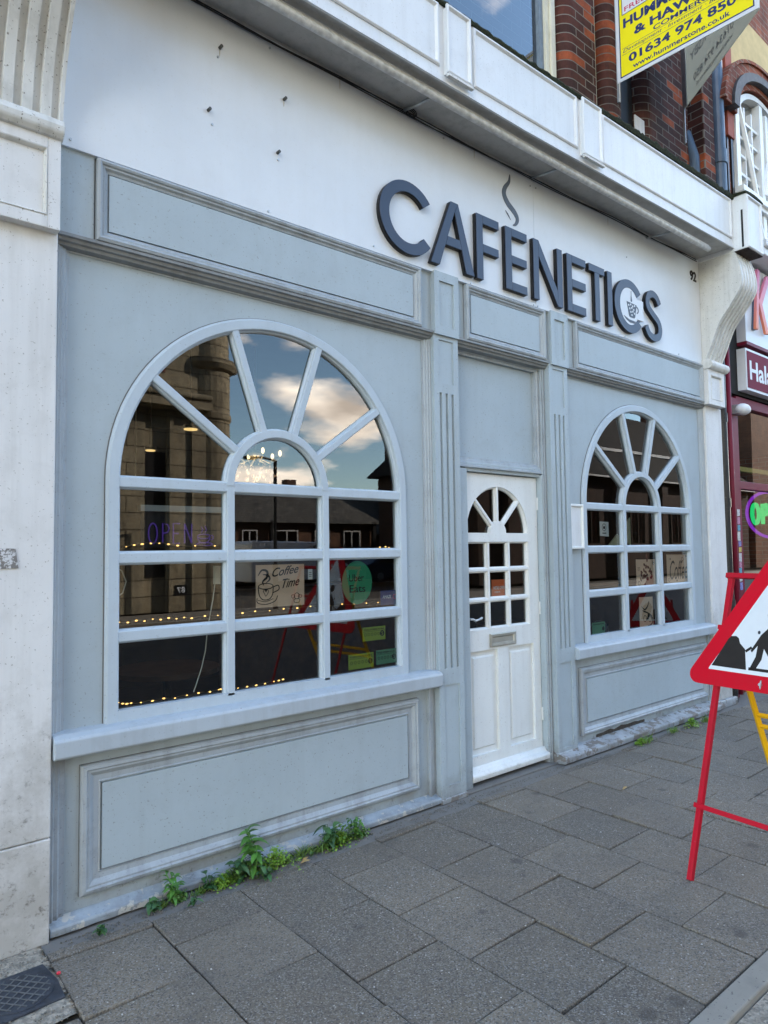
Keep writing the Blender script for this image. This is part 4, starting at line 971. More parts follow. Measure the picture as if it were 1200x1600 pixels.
neon([[(.53, 1.630), (.54, 1.645), (.53, 1.660)], [(.55, 1.630), (.56, 1.645), (.55, 1.665)]], 'steam', 'violet', .0025)
part(MB().box(.22, .64, .31, .318, 1.555, 1.735), 'backing', plain('dark_acrylic', (.02, .018, .02), .5), e)
part(MB().box(.21, .65, .29, .33, 1.735, 1.765), 'top_rail', M['paperwhite'], e)
# chandeliers
def chandelier(x, y, z, s_, label, drops=True):
    e = tag(empty('chandelier', (x, y, z)), label, 'chandelier', 'chandeliers inside the cafe')
    part(MB().tube([(x, y, z), (x, y, 3.0)], .006*s_, 6).ellip((x, y, z), .05*s_, .05*s_, .025*s_), 'stem', M['brass'], e)
    for k in range(6):
        a = k*math.pi/3+.3; q = .16*s_
        part(MB().tube([(x, y, z-.02*s_), (x+q*.6*math.cos(a), y+q*.6*math.sin(a), z-.06*s_), (x+q*math.cos(a), y+q*math.sin(a), z-.03*s_)], .006*s_, 6), 'arm', M['brass'], e)
        part(MB().ellip((x+q*math.cos(a), y+q*math.sin(a), z), .011*s_, .011*s_, .020*s_, 8, 6), 'bulb', M['bulb'], e)
    if drops:
        g = MB(); rd = random.Random(5)
        for k in range(70):
            a = rd.uniform(0, 6.3); q = rd.uniform(.03, .15)*s_; h = rd.uniform(-.18, -.03)*s_
            g.ellip((x+q*math.cos(a), y+q*math.sin(a), z+h), .008*s_, .008*s_, .014*s_, 5, 4)
        part(g, 'crystal_drops', M['crystal'], e)
chandelier(1.38, 1.25, 2.22, 1.1, 'glass drop chandelier hanging inside behind the small arch of the left window')
ld = bpy.data.lights.new('chandelier_light', 'POINT'); ld.energy = .7; ld.color = (1, .68, .36); ld.shadow_soft_size = .12
lo = bpy.data.objects.new('chandelier_light', ld); COL.objects.link(lo); lo.location = (1.38, 1.25, 2.05)
chandelier(.62, 1.5, 1.98, .5, 'small lit chandelier seen through the upper left pane below the fan', False)
for x, y, z, lb in [(.917, 1.3, 2.352, 'round warm ceiling light in the left fan, the larger one'), (.643, 1.3, 2.186, 'small warm ceiling light low in the left fan, the smaller one')]:
    e = tag(empty('hanging_lamp', (x, y, z)), lb, 'ceiling light', 'hanging lamps inside the cafe'); q = .045 if z > 2.3 else .030
    part(MB().tube([(x, y, z), (x, y, z+.006)], q, 16), 'bulb_disc', M['downlight'], e); part(MB().tube([(x, y, z+.0065), (x, y, z+.03), (x, y, 3.0)], .006, 8).tube([(x, y, z+.0065), (x, y, z+.03)], q+.008, 16), 'shade', M['black'], e)
# furniture barely visible inside
def table(x, y, lb):
    e = tag(empty('cafe_table', (x, y, .02)), lb, 'table', 'tables inside the cafe')
    part(MB().tube([(x, y, .74), (x, y, .77)], .34, 24), 'tabletop', M['wood'], e); part(MB().tube([(x, y, .03), (x, y, .74)], .03, 8), 'stem', M['black'], e); part(MB().tube([(x, y, .02), (x, y, .035)], .2, 16), 'base', M['black'], e)
table(.8, 1.4, 'round wooden table inside behind the left window'); table(4.4, 1.5, 'round wooden table inside behind the right window')
g = MB().box(2.4, 5.2, 3.4, 3.9, .02, 1.1).box(2.35, 5.25, 3.35, 3.95, 1.1, 1.14)
tag(g.build('counter', M['wood']), 'long dark wooden serving counter at the back of the cafe', 'counter')
for (x, z, wd, hh, c, lb) in [(3.75, 1.20, .20, .22, (.35, .14, .03), 'orange box on the shelf behind the middle left pane of the right window'), (4.02, 1.25, .26, .16, (.03, .16, .24), 'blue box on the shelf behind the middle left pane of the right window')]:
    g = MB().box(x, x+wd, .62, .78, z, z+hh); g.box(x+.02, x+wd-.02, .617, .62, z+.03, z+hh-.03)
    tag(g.build('packing_box', plain('box_card', c, .7), bevel=.004), lb, 'box')
part(MB().box(3.6, 5.2, .55, .85, 1.17, 1.19), 'display_shelf', M['wood'], CB)
# mannequin-dark kettle on the shelf
g = MB(); rings = []
for z, q in ((1.192, .050), (1.23, .075), (1.29, .080), (1.34, .055), (1.36, .02)): rings.append([(4.10+q*math.cos(k*math.pi/8), .48+q*math.sin(k*math.pi/8), z-.32) for k in range(16)])
g.sweep(rings); g.tube([(4.03, .48, .90), (3.98, .48, .98), (4.03, .48, 1.04)], .008, 6)
g.tube([(4.17, .48, .93), (4.21, .48, .96), (4.23, .48, 1.00)], .012, 6)
g.v = [(x, y-.20, z-.135) for x, y, z in g.v]
tag(g.build('kettle', M['black'], smooth=True), 'round black kettle standing inside on the sill of the right window', 'kettle')

# ================================================================== ROADWORKS SIGN
th = R(-6); dd = Vector((math.sin(th), -math.cos(th), 0)); nn_ = Vector((-math.cos(th), -math.sin(th), 0))     # dd along the sign, nn_ towards the viewer
lean = .33
B0 = Vector((2.10, -1.45, 0))
def SP(u, v, o=0.0):     # u along, v up the leaning frame, o proud of it
    up = Vector((0, 0, 1))-nn_*lean; nrm = nn_+Vector((0, 0, lean)); nrm.normalize()
    p = B0+dd*u+up*v+nrm*o; return (p.x, p.y, p.z)
RS = tag(empty('roadworks_sign', tuple(B0)), 'red and white triangular roadworks sign on a red folding frame, standing nearest on the pavement', 'road sign')
def rail(p, q, w_, t_, o=0.0, name='rail', mt='redframe'):
    g = MB(); (u0_, v0_), (u1_, v1_) = p, q; L = math.hypot(u1_-u0_, v1_-v0_); du, dv_ = (u1_-u0_)/L, (v1_-v0_)/L; nu, nv = -dv_, du
    c = [(-w_/2, o), (w_/2, o), (w_/2, o+t_), (-w_/2, o+t_)]
    g.sweep([[SP(a+nu*s_, b_+nv*s_, k) for s_, k in c] for a, b_ in ((u0_, v0_), (u1_, v1_))])
    g2 = g
    # rolled lip: the leg is an angle section
    g.sweep([[SP(a+nu*s_, b_+nv*s_, k) for s_, k in ((-w_/2, o-.018), (-w_/2+.004, o-.018), (-w_/2+.004, o-.0005), (-w_/2, o-.0005))] for a, b_ in ((u0_, v0_), (u1_, v1_))])
    return part(g, name, M[mt], RS, bevel=.002)
Wd = .78
rail((0, 0), (.0, 1.375), .024, .008, name='leg'); rail((Wd, 0), (Wd, 1.375), .024, .008, name='leg')
rail((-.022, .31), (Wd+.022, .31), .021, .008, .0085, 'crossbar'); rail((-.022, 1.372), (Wd+.022, 1.372), .024, .008, .0085, 'crossbar')
rail((-.026, 1.118), (Wd+.026, 1.118), .021, .008, .0085, 'crossbar')
def tri(c, s_, r_, n=8):
    """rounded triangle polygon, side s_, corner radius r_; c = centre of base edge"""
    h = s_*math.sqrt(3)/2; V = [(c[0]-s_/2, c[1]), (c[0]+s_/2, c[1]), (c[0], c[1]+h)]; out = []
    cen = [(V[0][0]+r_*math.sqrt(3), V[0][1]+r_), (V[1][0]-r_*math.sqrt(3), V[1][1]+r_), (V[2][0], V[2][1]-2*r_)]
    for (cx, cy), a0 in zip(cen, (150, 270, 30)):
        for i in range(n+1): a = R(a0+120*i/n); out.append((cx+r_*math.cos(a), cy+r_*math.sin(a)))
    return out
def splate(poly, o0, o1, nm, mt):
    g = MB(); n = len(poly); g.sweep([[SP(u, v, o) for u, v in poly] for o in (o0, o1)]); return part(g, nm, M[mt], RS)
cu = (.270, .842)
splate(tri(cu, .86, .045), .026, .030, 'sign_plate', 'red')
splate(tri((cu[0], cu[1]+.072), .86-.072*2*math.sqrt(3)*1.0, .004), .0302, .0309, 'white_face', 'signwhite')
# symbol: heap, digger figure and shovel
def sym(polys): 
    for p in polys: splate([(u-.185, .932+(v-.972)*1.1) for u, v in p], .031, .0316, 'symbol', 'ink')
sym([[(.165, .972), (.335, .972), (.318, 1.055), (.302, 1.068), (.290, 1.078), (.282, 1.098), (.268, 1.106), (.245, 1.104), (.232, 1.092)],
     [(.318, 1.050), (.345, 1.070), (.352, 1.062), (.325, 1.042)],
     [(.345, 1.052), (.385, 1.120), (.43, 1.165), (.455, 1.150), (.43, 1.10), (.475, 1.03), (.50, .985), (.475, .975), (.44, 1.02), (.405, 1.065), (.40, 1.02), (.375, .975), (.348, .975), (.372, 1.03), (.375, 1.075), (.352, 1.045)],
     [(.43+.026*math.cos(R(a)), 1.205+.026*math.sin(R(a))) for a in range(0, 360, 30)], [(.345, .972), (.57, .972), (.57, .984), (.345, .984)]])
for u, v in ((.225, .876), (.50, .876)):
    g = MB(); g.sweep([[SP(u+.007*math.cos(k*math.pi/4), v+.007*math.sin(k*math.pi/4), o) for k in range(8)] for o in (.03, .042)]); g.sweep([[SP(u+.004*math.cos(k*math.pi/4), v+.02*math.sin(k*math.pi/4), o) for k in range(8)] for o in (.0302, .035)])
    part(g, 'bolt', M['steel'], RS)
g = MB(); g.sweep([[SP(.205+.007*math.cos(k*math.pi/4), 1.108+.010*math.sin(k*math.pi/4), o) for k in range(8)] for o in (.031, .036)]); g = MB(); g.sweep([[SP(.325+.006*math.cos(k*math.pi/4), 1.385+.016*math.sin(k*math.pi/4), o) for k in range(8)] for o in (.016, .03)]); part(g, 'bolt', M['steel'], RS)
g = MB(); g.sweep([[SP(.190+.006*math.cos(k*math.pi/4), 1.105+.008*math.sin(k*math.pi/4), o) for k in range(8)] for o in (.0312, .034)]); part(g, 'scuff_mark', M['iron'], RS)
# rear prop: yellow frame hinged to the back
def RP(u, t, side=0.0):
    a = Vector(SP(u, 1.10, -.02)); b_ = B0+dd*u-nn_*.86; p = a.lerp(Vector((b_.x, b_.y, .0)), t); return p
def ybar(p, q, w_=.013, nm='prop_leg'):
    part(MB().tube([p, q], w_, 4), nm, M['yellowframe'], RS, bevel=.002)
U0 = .035
ybar(RP(U0, .02), RP(U0, 1.0), .017); ybar(RP(Wd-U0, .02), RP(Wd-U0, 1.0), .017)
ybar(RP(U0, .44), RP(Wd-U0, .44), .013, 'prop_rung'); ybar(RP(U0, .385), RP(Wd-U0, .385), .013, 'prop_rung')

# a second, lower roadworks sign farther along the kerb, seen only in the right-hand window's reflection
R2 = tag(empty('low_roadworks_sign', (8.2, -2.0, -.04)), 'low red triangular roadworks sign farther along the kerb, mirrored in the right window', 'road sign')
R2.rotation_euler[2] = R(-140)
def t2(cx_, cz_, s_, r_, y0, y1, nm, mt): MB().prism(tri((cx_, cz_), s_, r_), y0, y1).build(nm, M[mt], R2)
t2(0, .42, .90, .045, 0, .004, 'sign_plate', 'red'); t2(0, .505, .60, .01, -.002, -.0005, 'white_face', 'signwhite')
MB().prism([(-.2, .53), (.02, .53), (-.01, .66), (-.08, .70)], -.004, -.0025).build('symbol', M['ink'], R2); MB().prism([(.06, .53), (.16, .53), (.12, .72), (.04, .78), (.0, .70)], -.004, -.0025).build('symbol', M['ink'], R2)
for x in (-.28, .28): MB().hexa([(x-.015, .005, 0), (x+.015, .005, 0), (x+.015, .02, 0), (x-.015, .02, 0), (x-.015, .005, .8), (x+.015, .005, .8), (x+.015, .02, .8), (x-.015, .02, .8)]).build('leg', M['redframe'], R2)

# ================================================================== ESTATE BOARD ON THE WALL
zE = 5.52
pA = Vector((4.235, .02, 0)); pB = Vector((4.30, -1.11, 0)); pC = Vector((5.02, -.185+.0, 0))
EB = tag(empty('estate_board', (4.24, .0, zE)), 'yellow and white V-shaped estate agent board fixed high on the dark brick wall', 'estate sign')
def plane(p, q, o):
    d = (q-p); L = d.length; d.normalize(); nrm = Vector((d.y, -d.x, 0))
    return L, (lambda u, v, w_: tuple(p+d*u+nrm*(o+w_)+Vector((0, 0, zE+v))))
L, F = plane(pA, pB, 0)
def pbox(F, u0_, u1_, v0_, v1_, w0, w1):
    g = MB(); g.hexa([F(u0_, v0_, w0), F(u1_, v0_, w0), F(u1_, v0_, w1), F(u0_, v0_, w1), F(u0_, v1_, w0), F(u1_, v1_, w0), F(u1_, v1_, w1), F(u0_, v1_, w1)]); return g
H = .86
sgn = -1 if F(0, 0, .1)[0] > F(0, 0, 0)[0] else 1
part(pbox(F, 0, L, 0, H, 0, sgn*.006), 'front_panel', M['signwhite'], EB)
part(pbox(F, .030, L-.03, .030, H-.03, sgn*.0062, sgn*.0068), 'navy_border', M['navy'], EB)
part(pbox(F, .040, L-.04, .040, H-.04, sgn*.0070, sgn*.0076), 'yellow_field', M['yellow'], EB)
part(pbox(F, .060, L-.06, .575, H-.05, sgn*.0078, sgn*.0080), 'navy_border', M['navy'], EB)
part(pbox(F, .066, L-.066, .581, H-.056, sgn*.0082, sgn*.0084), 'white_field', M['signwhite'], EB)
def etext(s_, u0_, u1_, v0_, v1_, mt, bold=.02, sh=0):
    g = text_mb(s_, u0_, u1_, v0_, v1_, 0, .0006, bold, sh, lambda a, b_, c: F(a, c, sgn*(.0079-b_)) )
    part(g, 'lettering', M[mt], EB)
etext('www.hummerstone.co.uk', .145, .93, .062, .105, 'navy', .018)
etext('01634 974 850', .11, .98, .130, .205, 'navy', .03)
etext('Development \u00b7 Investment \u00b7 Business', .060, .99, .232, .270, 'navy', .0, .3)
etext('COMMERCIAL', .33, .92, .288, .328, 'navy', .02)
etext('& HAWKSBY', .165, 1.0, .345, .420, 'navy', .04); etext('HUMMERSTONE', .070, 1.03, .455, .540, 'navy', .04)
g = text_mb('FREEHOLD FOR SALE', .085, .98, .598, .640, 0, .0006, .01, 0, lambda a, b_, c: F(a, c, sgn*(.0086-b_))); part(g, 'lettering', M['pinkink'], EB)
part(pbox(F, .055, 1.0, .222, .225, sgn*.0078, sgn*.0082), 'ruled_line', M['navy'], EB); part(pbox(F, .055, 1.0, .277, .280, sgn*.0078, sgn*.0082), 'ruled_line', M['navy'], EB)
L2, F2 = plane(pC, pB+Vector((.012, 0, 0)), 0)
part(pbox(F2, 0, L2, 0, H, 0, .006), 'rear_panel', M['boardback'], EB)
part(pbox(F, -.012, .010, -.16, H, -sgn*.02, -sgn*.001), 'wall_strut', M['steel'], EB)
sg3 = -1
for (s_, a_, b_, c_, d_) in (('01634 974 850', .10, .75, .13, .20), ('www.hummerstone.co.uk', .12, .72, .06, .10), ('& HAWKSBY', .1, .8, .34, .42)):
    g = text_mb(s_, a_, b_, c_, d_, 0, .0004, .02, 0, lambda a, b__, c: F2(.93-a, c, .0066-b__)); part(g, 'show_through_text', plain('show_through', (.46, .45, .42), .6, 0, .05), EB)
sg2 = 1 if F2(0, 0, .1)[0] < F2(0, 0, 0)[0] else -1
part(pbox(F2, -.02, .055, -.0, H+.1, sg2*.007, sg2*.014), 'wall_batten', M['steel'], EB)
part(pbox(F2, -.02, .012, -.33, .0, sg2*.007, sg2*.014), 'wall_batten', M['steel'], EB)
part(MB().tube([(4.25, .03, 5.52), (4.25, .03, 5.36)], .012, 8), 'fixing_rod', M['steel'], EB)

# ================================================================== NEIGHBOUR
NB = tag(empty('takeaway_building', (8.5, 0, 0)), 'maroon takeaway shopfront under a red brick storey with a white arched window', 'building')
part(MB().box(5.95, 12, .42, .6, 3.17, 4.7).box(5.95, 6.15, .42, .6, 0, 3.17).box(6.25, 12, .05, .42, 4.9, 9.5).box(6.02, 12, .10, .3, .0, .45), 'wall', M['brickred'], NB)
part(MB().box(6.02, 6.15, .03, .3, .0, 4.4), 'pilaster', M['maroon'], NB, bevel=.01)
part(MB().tube([(6.085, -.005, .05), (6.085, -.005, 4.3)], .026, 12), 'maroon_pipe', M['maroon'], NB, smooth=True)
g = MB(); g.box(6.19, 6.345, .02, .2, .2, 3.05); sf = part(g, 'shopfront_frame', M['maroon'], NB, bevel=.004)
part(MB().box(6.345, 12, .035, .12, 2.11, 2.19).box(6.345, 12, .035, .12, .45, .56).box(6.345, 12, .03, .12, 2.98, 3.08), 'transom', M['maroon'], NB, bevel=.003)
part(qd(6.345, 12, 0.075, 0.56, 2.98), 'glass', M['glass'], NB)
part(MB().box(6.15, 12, 3.0, 3.1, 0, 4.6), 'inner_wall', M['plaster'], NB)
part(MB().box(6.15, 12, .14, 3.1, 3.10, 3.16).box(6.15, 12, .14, 3.1, -.02, .03), 'inner_ceiling', M['room'], NB)
part(MB().box(6.40, 12, .25, .30, 2.35, 2.40), 'yellow_strip', plain('yellow_strip', (.55, .42, .10), .5), NB)
part(MB().box(6.02, 12, .035, .4, 3.10, 5.0), 'fascia_back', M['rubber'], NB)
part(MB().box(6.5, 12, -.28, .05, 4.62, 4.70).box(6.5, 12, -.25, .05, 4.54, 4.619), 'cornice', M['white_corn'], NB, bevel=.01)
CT = tag(empty('takeaway_counter', (8, 1.2, 0)), 'tall steel takeaway counter with menu panels glimpsed behind the maroon window', 'counter')
part(MB().box(6.8, 11, 1.2, 1.8, .03, 1.15), 'counter_body', M['steel'], CT, bevel=.01); part(MB().box(6.75, 11, 1.15, 1.85, 1.15, 1.2), 'counter_top', M['wood'], CT)
for i in range(4): part(MB().box(6.7+i*1.0, 7.55+i*1.0, 2.9, 2.98, 1.9, 2.6), 'menu_panel', plain('menu_print', ((.5, .1, .08), (.5, .35, .08), (.12, .3, .12), (.4, .4, .38))[i], .5, 0, .4, 12), CT)
NS = tag(empty('takeaway_sign', (8.5, 0, 3.65)), 'white illuminated takeaway sign board with a large pink to orange letter beside the cafe corbel', 'shop sign')
part(MB().box(6.42, 12, -.07, .03, 3.62, 3.655), 'trim', M['maroon'], NS); part(MB().box(6.42, 12, -.065, .03, 3.656, 4.50), 'sign_board', M['signwhite'], NS)
m_, t_, b_ = mat('pink_orange_letter'); s_ = N(t_, 'ShaderNodeSeparateXYZ'); g_ = N(t_, 'ShaderNodeNewGeometry'); t_.links.new(g_.outputs['Position'], s_.inputs[0])
t_.links.new(ramp(t_, mth(t_, 'SUBTRACT', s_.outputs[2], 3.75), .0, .65, (.78, .24, .10, 1), (.62, .20, .34, 1)), b_.inputs['Base Color'])
M['pinkorange'] = m_
def kk(a): return a
part(MB().prism([(6.56, 3.80), (6.62, 3.80), (6.72, 4.46), (6.66, 4.47)], -.115, -.085).prism([(6.66, 4.10), (6.90, 4.45), (6.98, 4.44), (6.74, 4.08)], -.114, -.085).prism([(6.66, 4.12), (6.72, 4.17), (6.90, 3.80), (6.82, 3.79)], -.113, -.085), 'letter', m_, NS, bevel=.004)
part(MB().prism([(6.56, 3.80), (6.62, 3.80), (6.72, 4.46), (6.66, 4.47)], -.084, -.066), 'letter_shadow_box', M['bluepipe'], NS)
HS = tag(empty('halal_sign', (8.5, 0, 3.15)), 'maroon sign with white border reading Halal above the takeaway window', 'shop sign')
part(MB().box(6.40, 9.5, -.06, .03, 3.14, 3.58), 'white_border', M['signwhite'], HS); part(MB().box(6.425, 9.47, -.064, -.0605, 3.165, 3.555), 'maroon_panel', M['maroonsign'], HS)
part(text_mb('Halal Pizza', 6.48, 7.85, 3.255, 3.46, -.0645, .002, .02), 'lettering', M['signwhite'], HS)
BL = tag(empty('bulkhead_lamp', (6.30, -.03, 2.9)), 'white oval bulkhead lamp on the maroon frame beside the black downpipe', 'lamp')
part(MB().ellip((6.28, -.06, 2.915), .105, .07, .06, 14, 8), 'lamp_glass', M['signwhite'], BL, smooth=True); part(MB().box(6.20, 6.34, -.045, .02, 2.87, 2.96), 'lamp_base', M['steel'], BL)
e = tag(empty('neon_open_sign', (6.7, .1, 1.70)), 'green and purple neon sign reading OPEN in the takeaway window', 'neon sign')
def tb(pts, nm, mt, r=.013): part(MB().tube([(x, .12, z) for x, z in pts], r, 8), nm, M[mt], e, smooth=True)
tb(el(7.33, 1.865, .62, .255, 0, 360, 40), 'ring', 'neonpurple', .017)
tb(el(6.93, 1.865, .085, .105, 0, 360, 20), 'letter', 'neongreen', .022); tb([(7.12, 1.755), (7.12, 1.975), (7.21, 1.975), (7.245, 1.92), (7.21, 1.865), (7.12, 1.86)], 'letter', 'neongreen', .022)
tb([(7.46, 1.975), (7.34, 1.975), (7.34, 1.755), (7.46, 1.755)], 'letter', 'neongreen', .022)
for q in ([(7.56, 1.755), (7.56, 1.975)], [(7.56, 1.975), (7.70, 1.755)], [(7.70, 1.755), (7.70, 1.975)]): tb(q, 'letter', 'neongreen', .022)
rd = random.Random(11); cols = [(.5, .5, .5), (.45, .2, .3), (.1, .3, .4), (.55, .55, .5), (.2, .2, .45), (.5, .4, .1)]
z = 1.90
ordn = ['topmost grey', 'second, pinkish', 'third, blue', 'fourth, pale', 'fifth, violet', 'sixth, ochre', 'seventh, grey', 'eighth, pinkish', 'ninth, blue', 'tenth, pale', 'lowest, violet']
for i in range(11):
    h = rd.uniform(.05, .10); x = 6.225+rd.uniform(-.008, .012); z -= h+.008
    g = MB().prism([(x, z), (x+.06, z+rd.uniform(-.01, .01)), (x+.062, z+h), (x+.002, z+h)], .017, .0195)
    g2 = MB()
    o = g.build('paper_sticker', plain('sticker_print', cols[i % 6], .6, 0, .5, 60)); tag(o, ordn[i]+' sticker from the top on the maroon frame of the takeaway window', 'sticker', 'stickers on the maroon frame')
g = MB().tube([(5.925, .01, .0), (5.925, .01, 4.35)], .056, 16)
for z in (.9, 1.9, 2.75, 3.4): g.tube([(5.925, .01, z), (5.925, .01, z+.09)], .064, 16)
g.box(5.85, 6.0, .02, .09, 1.93, 1.96)
tag(g.build('black_downpipe', paint('chipped_black_paint', (.014, .014, .015), dirt=(.2, .18, .15), damt=.3, rough=.35, chips=(30, .66, (.35, .32, .28)))), 'chipped black cast iron downpipe between the white pier and the maroon shopfront', 'downpipe')
# red pier, dark timber, oriel window, brick arch
part(MB().box(6.07, 6.22, -.12, .30, 5.72, 9.4), 'terracotta_pier', plain('red_terracotta', (.30, .075, .045), .7, 0, .15, 14, .3), NB, bevel=.004)
part(MB().box(6.02, 6.069, -.08, .3, 4.75, 9.4), 'brick_edge', M['brick'], NB)
g = MB().box(6.075, 6.11, -.10, .10, 4.76, 5.71).box(6.15, 6.195, -.11, .10, 4.76, 5.71); part(g, 'timber_post', M['black'], NB); part(MB().box(6.111, 6.149, -.09, .1, 4.76, 5.71), 'brick_infill', M['brickred'], NB)
ow = MB(); xo, yo = 6.235, -.13
ow.box(xo, xo+.09, yo, .06, 4.8, 6.02); ow.box(xo+.62, xo+.70, yo+.002, .06, 4.8, 6.35)
ow.box(xo-.02, xo+1.6, yo-.06, .06, 5.16, 5.22); ow.box(xo-.01, xo+1.6, yo-.03, .06, 5.11, 5.159)
ow.sweep([[(xo+.68+r_*math.cos(a), y, 5.98+.5*r_*math.sin(a)*1.3) for r_, y in ((.68, yo+.003), (.68, .05), (.60, .05), (.60, yo+.003))] for a in [R(180-i*6) for i in range(31)]])
ow.tube([(xo+.10, yo+.02, 6.15), (xo+.30, yo+.02, 5.75), (xo+.52, yo+.02, 5.2)], .032, 6)
for x in (xo+.28, xo+.46): ow.box(x, x+.028, yo+.03, .04, 5.22, 6.2)
for z in (5.42, 5.62, 5.82, 6.02): ow.box(xo+.09, xo+.62, yo+.031, .04, z, z+.028)
for x in (xo+.18, xo+.36): ow.box(x, x+.05, yo+.03, .05, 4.8, 5.11)
ow.tube([(xo+.42, yo, 5.10), (xo+.58, yo, 4.82)], .025, 6); ow.tube([(xo+1.05+.35*math.cos(R(a)), yo+.01, 5.35+.55*math.sin(R(a))) for a in range(180, 40, -10)], .03, 6)
ow.box(xo+.78, xo+.85, yo+.004, .05, 4.8, 6.3)
oo = part(ow, 'oriel_window', M['cream'], NB, bevel=.0)
oo.data.materials[0] = M['white_door']
part(qd(xo+.05, xo+1.5, -.05, 5.22, 6.35), 'glass', M['glassup'], oo)
for i, (r0_, r1_, yy, mt) in enumerate(((.70, .78, -.16, 'brickred'), (.782, .90, -.22, 'lead'), (.902, 1.04, -.19, 'brickred'), (1.042, 1.09, -.21, 'brickred'))):
    part(MB().sweep([[(xo+.68+r_*math.cos(a), y, 5.98+.66*r_*math.sin(a)) for r_, y in ((r1_, yy), (r1_, .06), (r0_, .06), (r0_, yy))] for a in [R(180-i_*5) for i_ in range(37)]]), 'arch_ring', M[mt], NB)
part(MB().box(6.302, 7.6, -.02, .049, 6.42, 7.4), 'rendered_panel', plain('yellow_render', (.55, .42, .20), .8, 0, .12, 8), NB)

TR = tag(empty('shade_terrace', (40, 0, 0)), 'added unseen brick terrace shading the street beyond the takeaway', 'building')  # added out of view to keep the low sun off the street
part(MB().box(12.01, 110, .3, 9, 0, 12.2), 'wall', M['brickred'], TR); part(MB().box(6.26, 12, .7, 9, 4.9, 12.2), 'rear_block', M['brickred'], TR)  # wall and rear block of the added unseen shade terrace
f_, gg = MB(), MB()
for i in range(12):
    for z in (1.0, 4.9, 8.2): f_.rectsweep(14+i*5, 15.6+i*5, z, z+1.9, [(0, .28), (0, .31), (.1, .31), (.1, .28)]); gg.box(14.05+i*5, 15.55+i*5, .285, .295, z+.05, z+1.85)
wf = part(f_, 'window', M['white_corn'], TR); part(gg, 'glass', M['glassup'], wf)  # windows of the added unseen terrace
OR = tag(empty('far_terrace', (90, -16, 0)), 'long brown brick terrace far along the opposite side of the street', 'building')
part(MB().box(47, 150, -24, -16, 0, 13.0), 'wall', M['brickopp'], OR); g = MB(); g.add([(46.8, -15.8, 12.9), (150, -15.8, 12.9), (150, -20, 16), (46.8, -20, 16), (150, -24, 12.9), (46.8, -24, 12.9)], [(0, 1, 2, 3), (3, 2, 4, 5), (0, 3, 5), (1, 4, 2)]); part(g, 'roof', M['roof'], OR)
# ================================================================== STREET FURNITURE ON THE GROUND
e = tag(empty('drain_cover', (-.47, -.42, .005)), 'dark round cast iron drain cover with a grid pattern in the concrete at lower left', 'drain cover')
cx, cy = -.437, -.338
g = MB(); g.add([(cx-.14, cy-.135, .004), (cx+.122, cy-.118, .004), (cx+.128, cy-.0, .004), (cx+.110, cy+.135, .004), (cx-.14, cy+.130, .004), (cx-.14, cy-.135, .0135), (cx+.122, cy-.118, .0135), (cx+.128, cy, .0135), (cx+.110, cy+.135, .0135), (cx-.14, cy+.130, .0135)],
      [(0,4,3,2,1),(5,6,7,8,9),(0,1,6,5),(1,2,7,6),(2,3,8,7),(3,4,9,8),(4,0,5,9)]); part(g, 'frame', M['iron'], e, bevel=.003)
g = MB(); q = .112
g.sweep([[(cx+r_*math.cos(k*math.pi/20), cy+r_*math.sin(k*math.pi/20), z) for k in range(40)] for r_, z in ((q, .0137), (q, .0165), (q-.006, .0175))]); part(g, 'lid', M['iron'], e)
g = MB(); st = .030
for i in range(-3, 4):
    for rot in (0, 1):
        c_ = i*st; hl = math.sqrt(max(0, (q-.012)**2-c_*c_))
        if hl < .02: continue
        a = R(40) if rot == 0 else R(130); d = Vector((math.cos(a), math.sin(a))); n2 = Vector((-d.y, d.x)); w2 = .0022
        pts = [d*s1*hl+n2*(c_+s2*w2) for s1, s2 in ((-1, -1), (1, -1), (1, 1), (-1, 1))]
        g.hexa([(cx+p.x, cy+p.y, .0172) for p in pts]+[(cx+p.x, cy+p.y, .0200+.0002*rot) for p in pts])
part(g, 'grid_ribs', plain('worn_iron_rib', (.12, .125, .13), .5, .3), e)

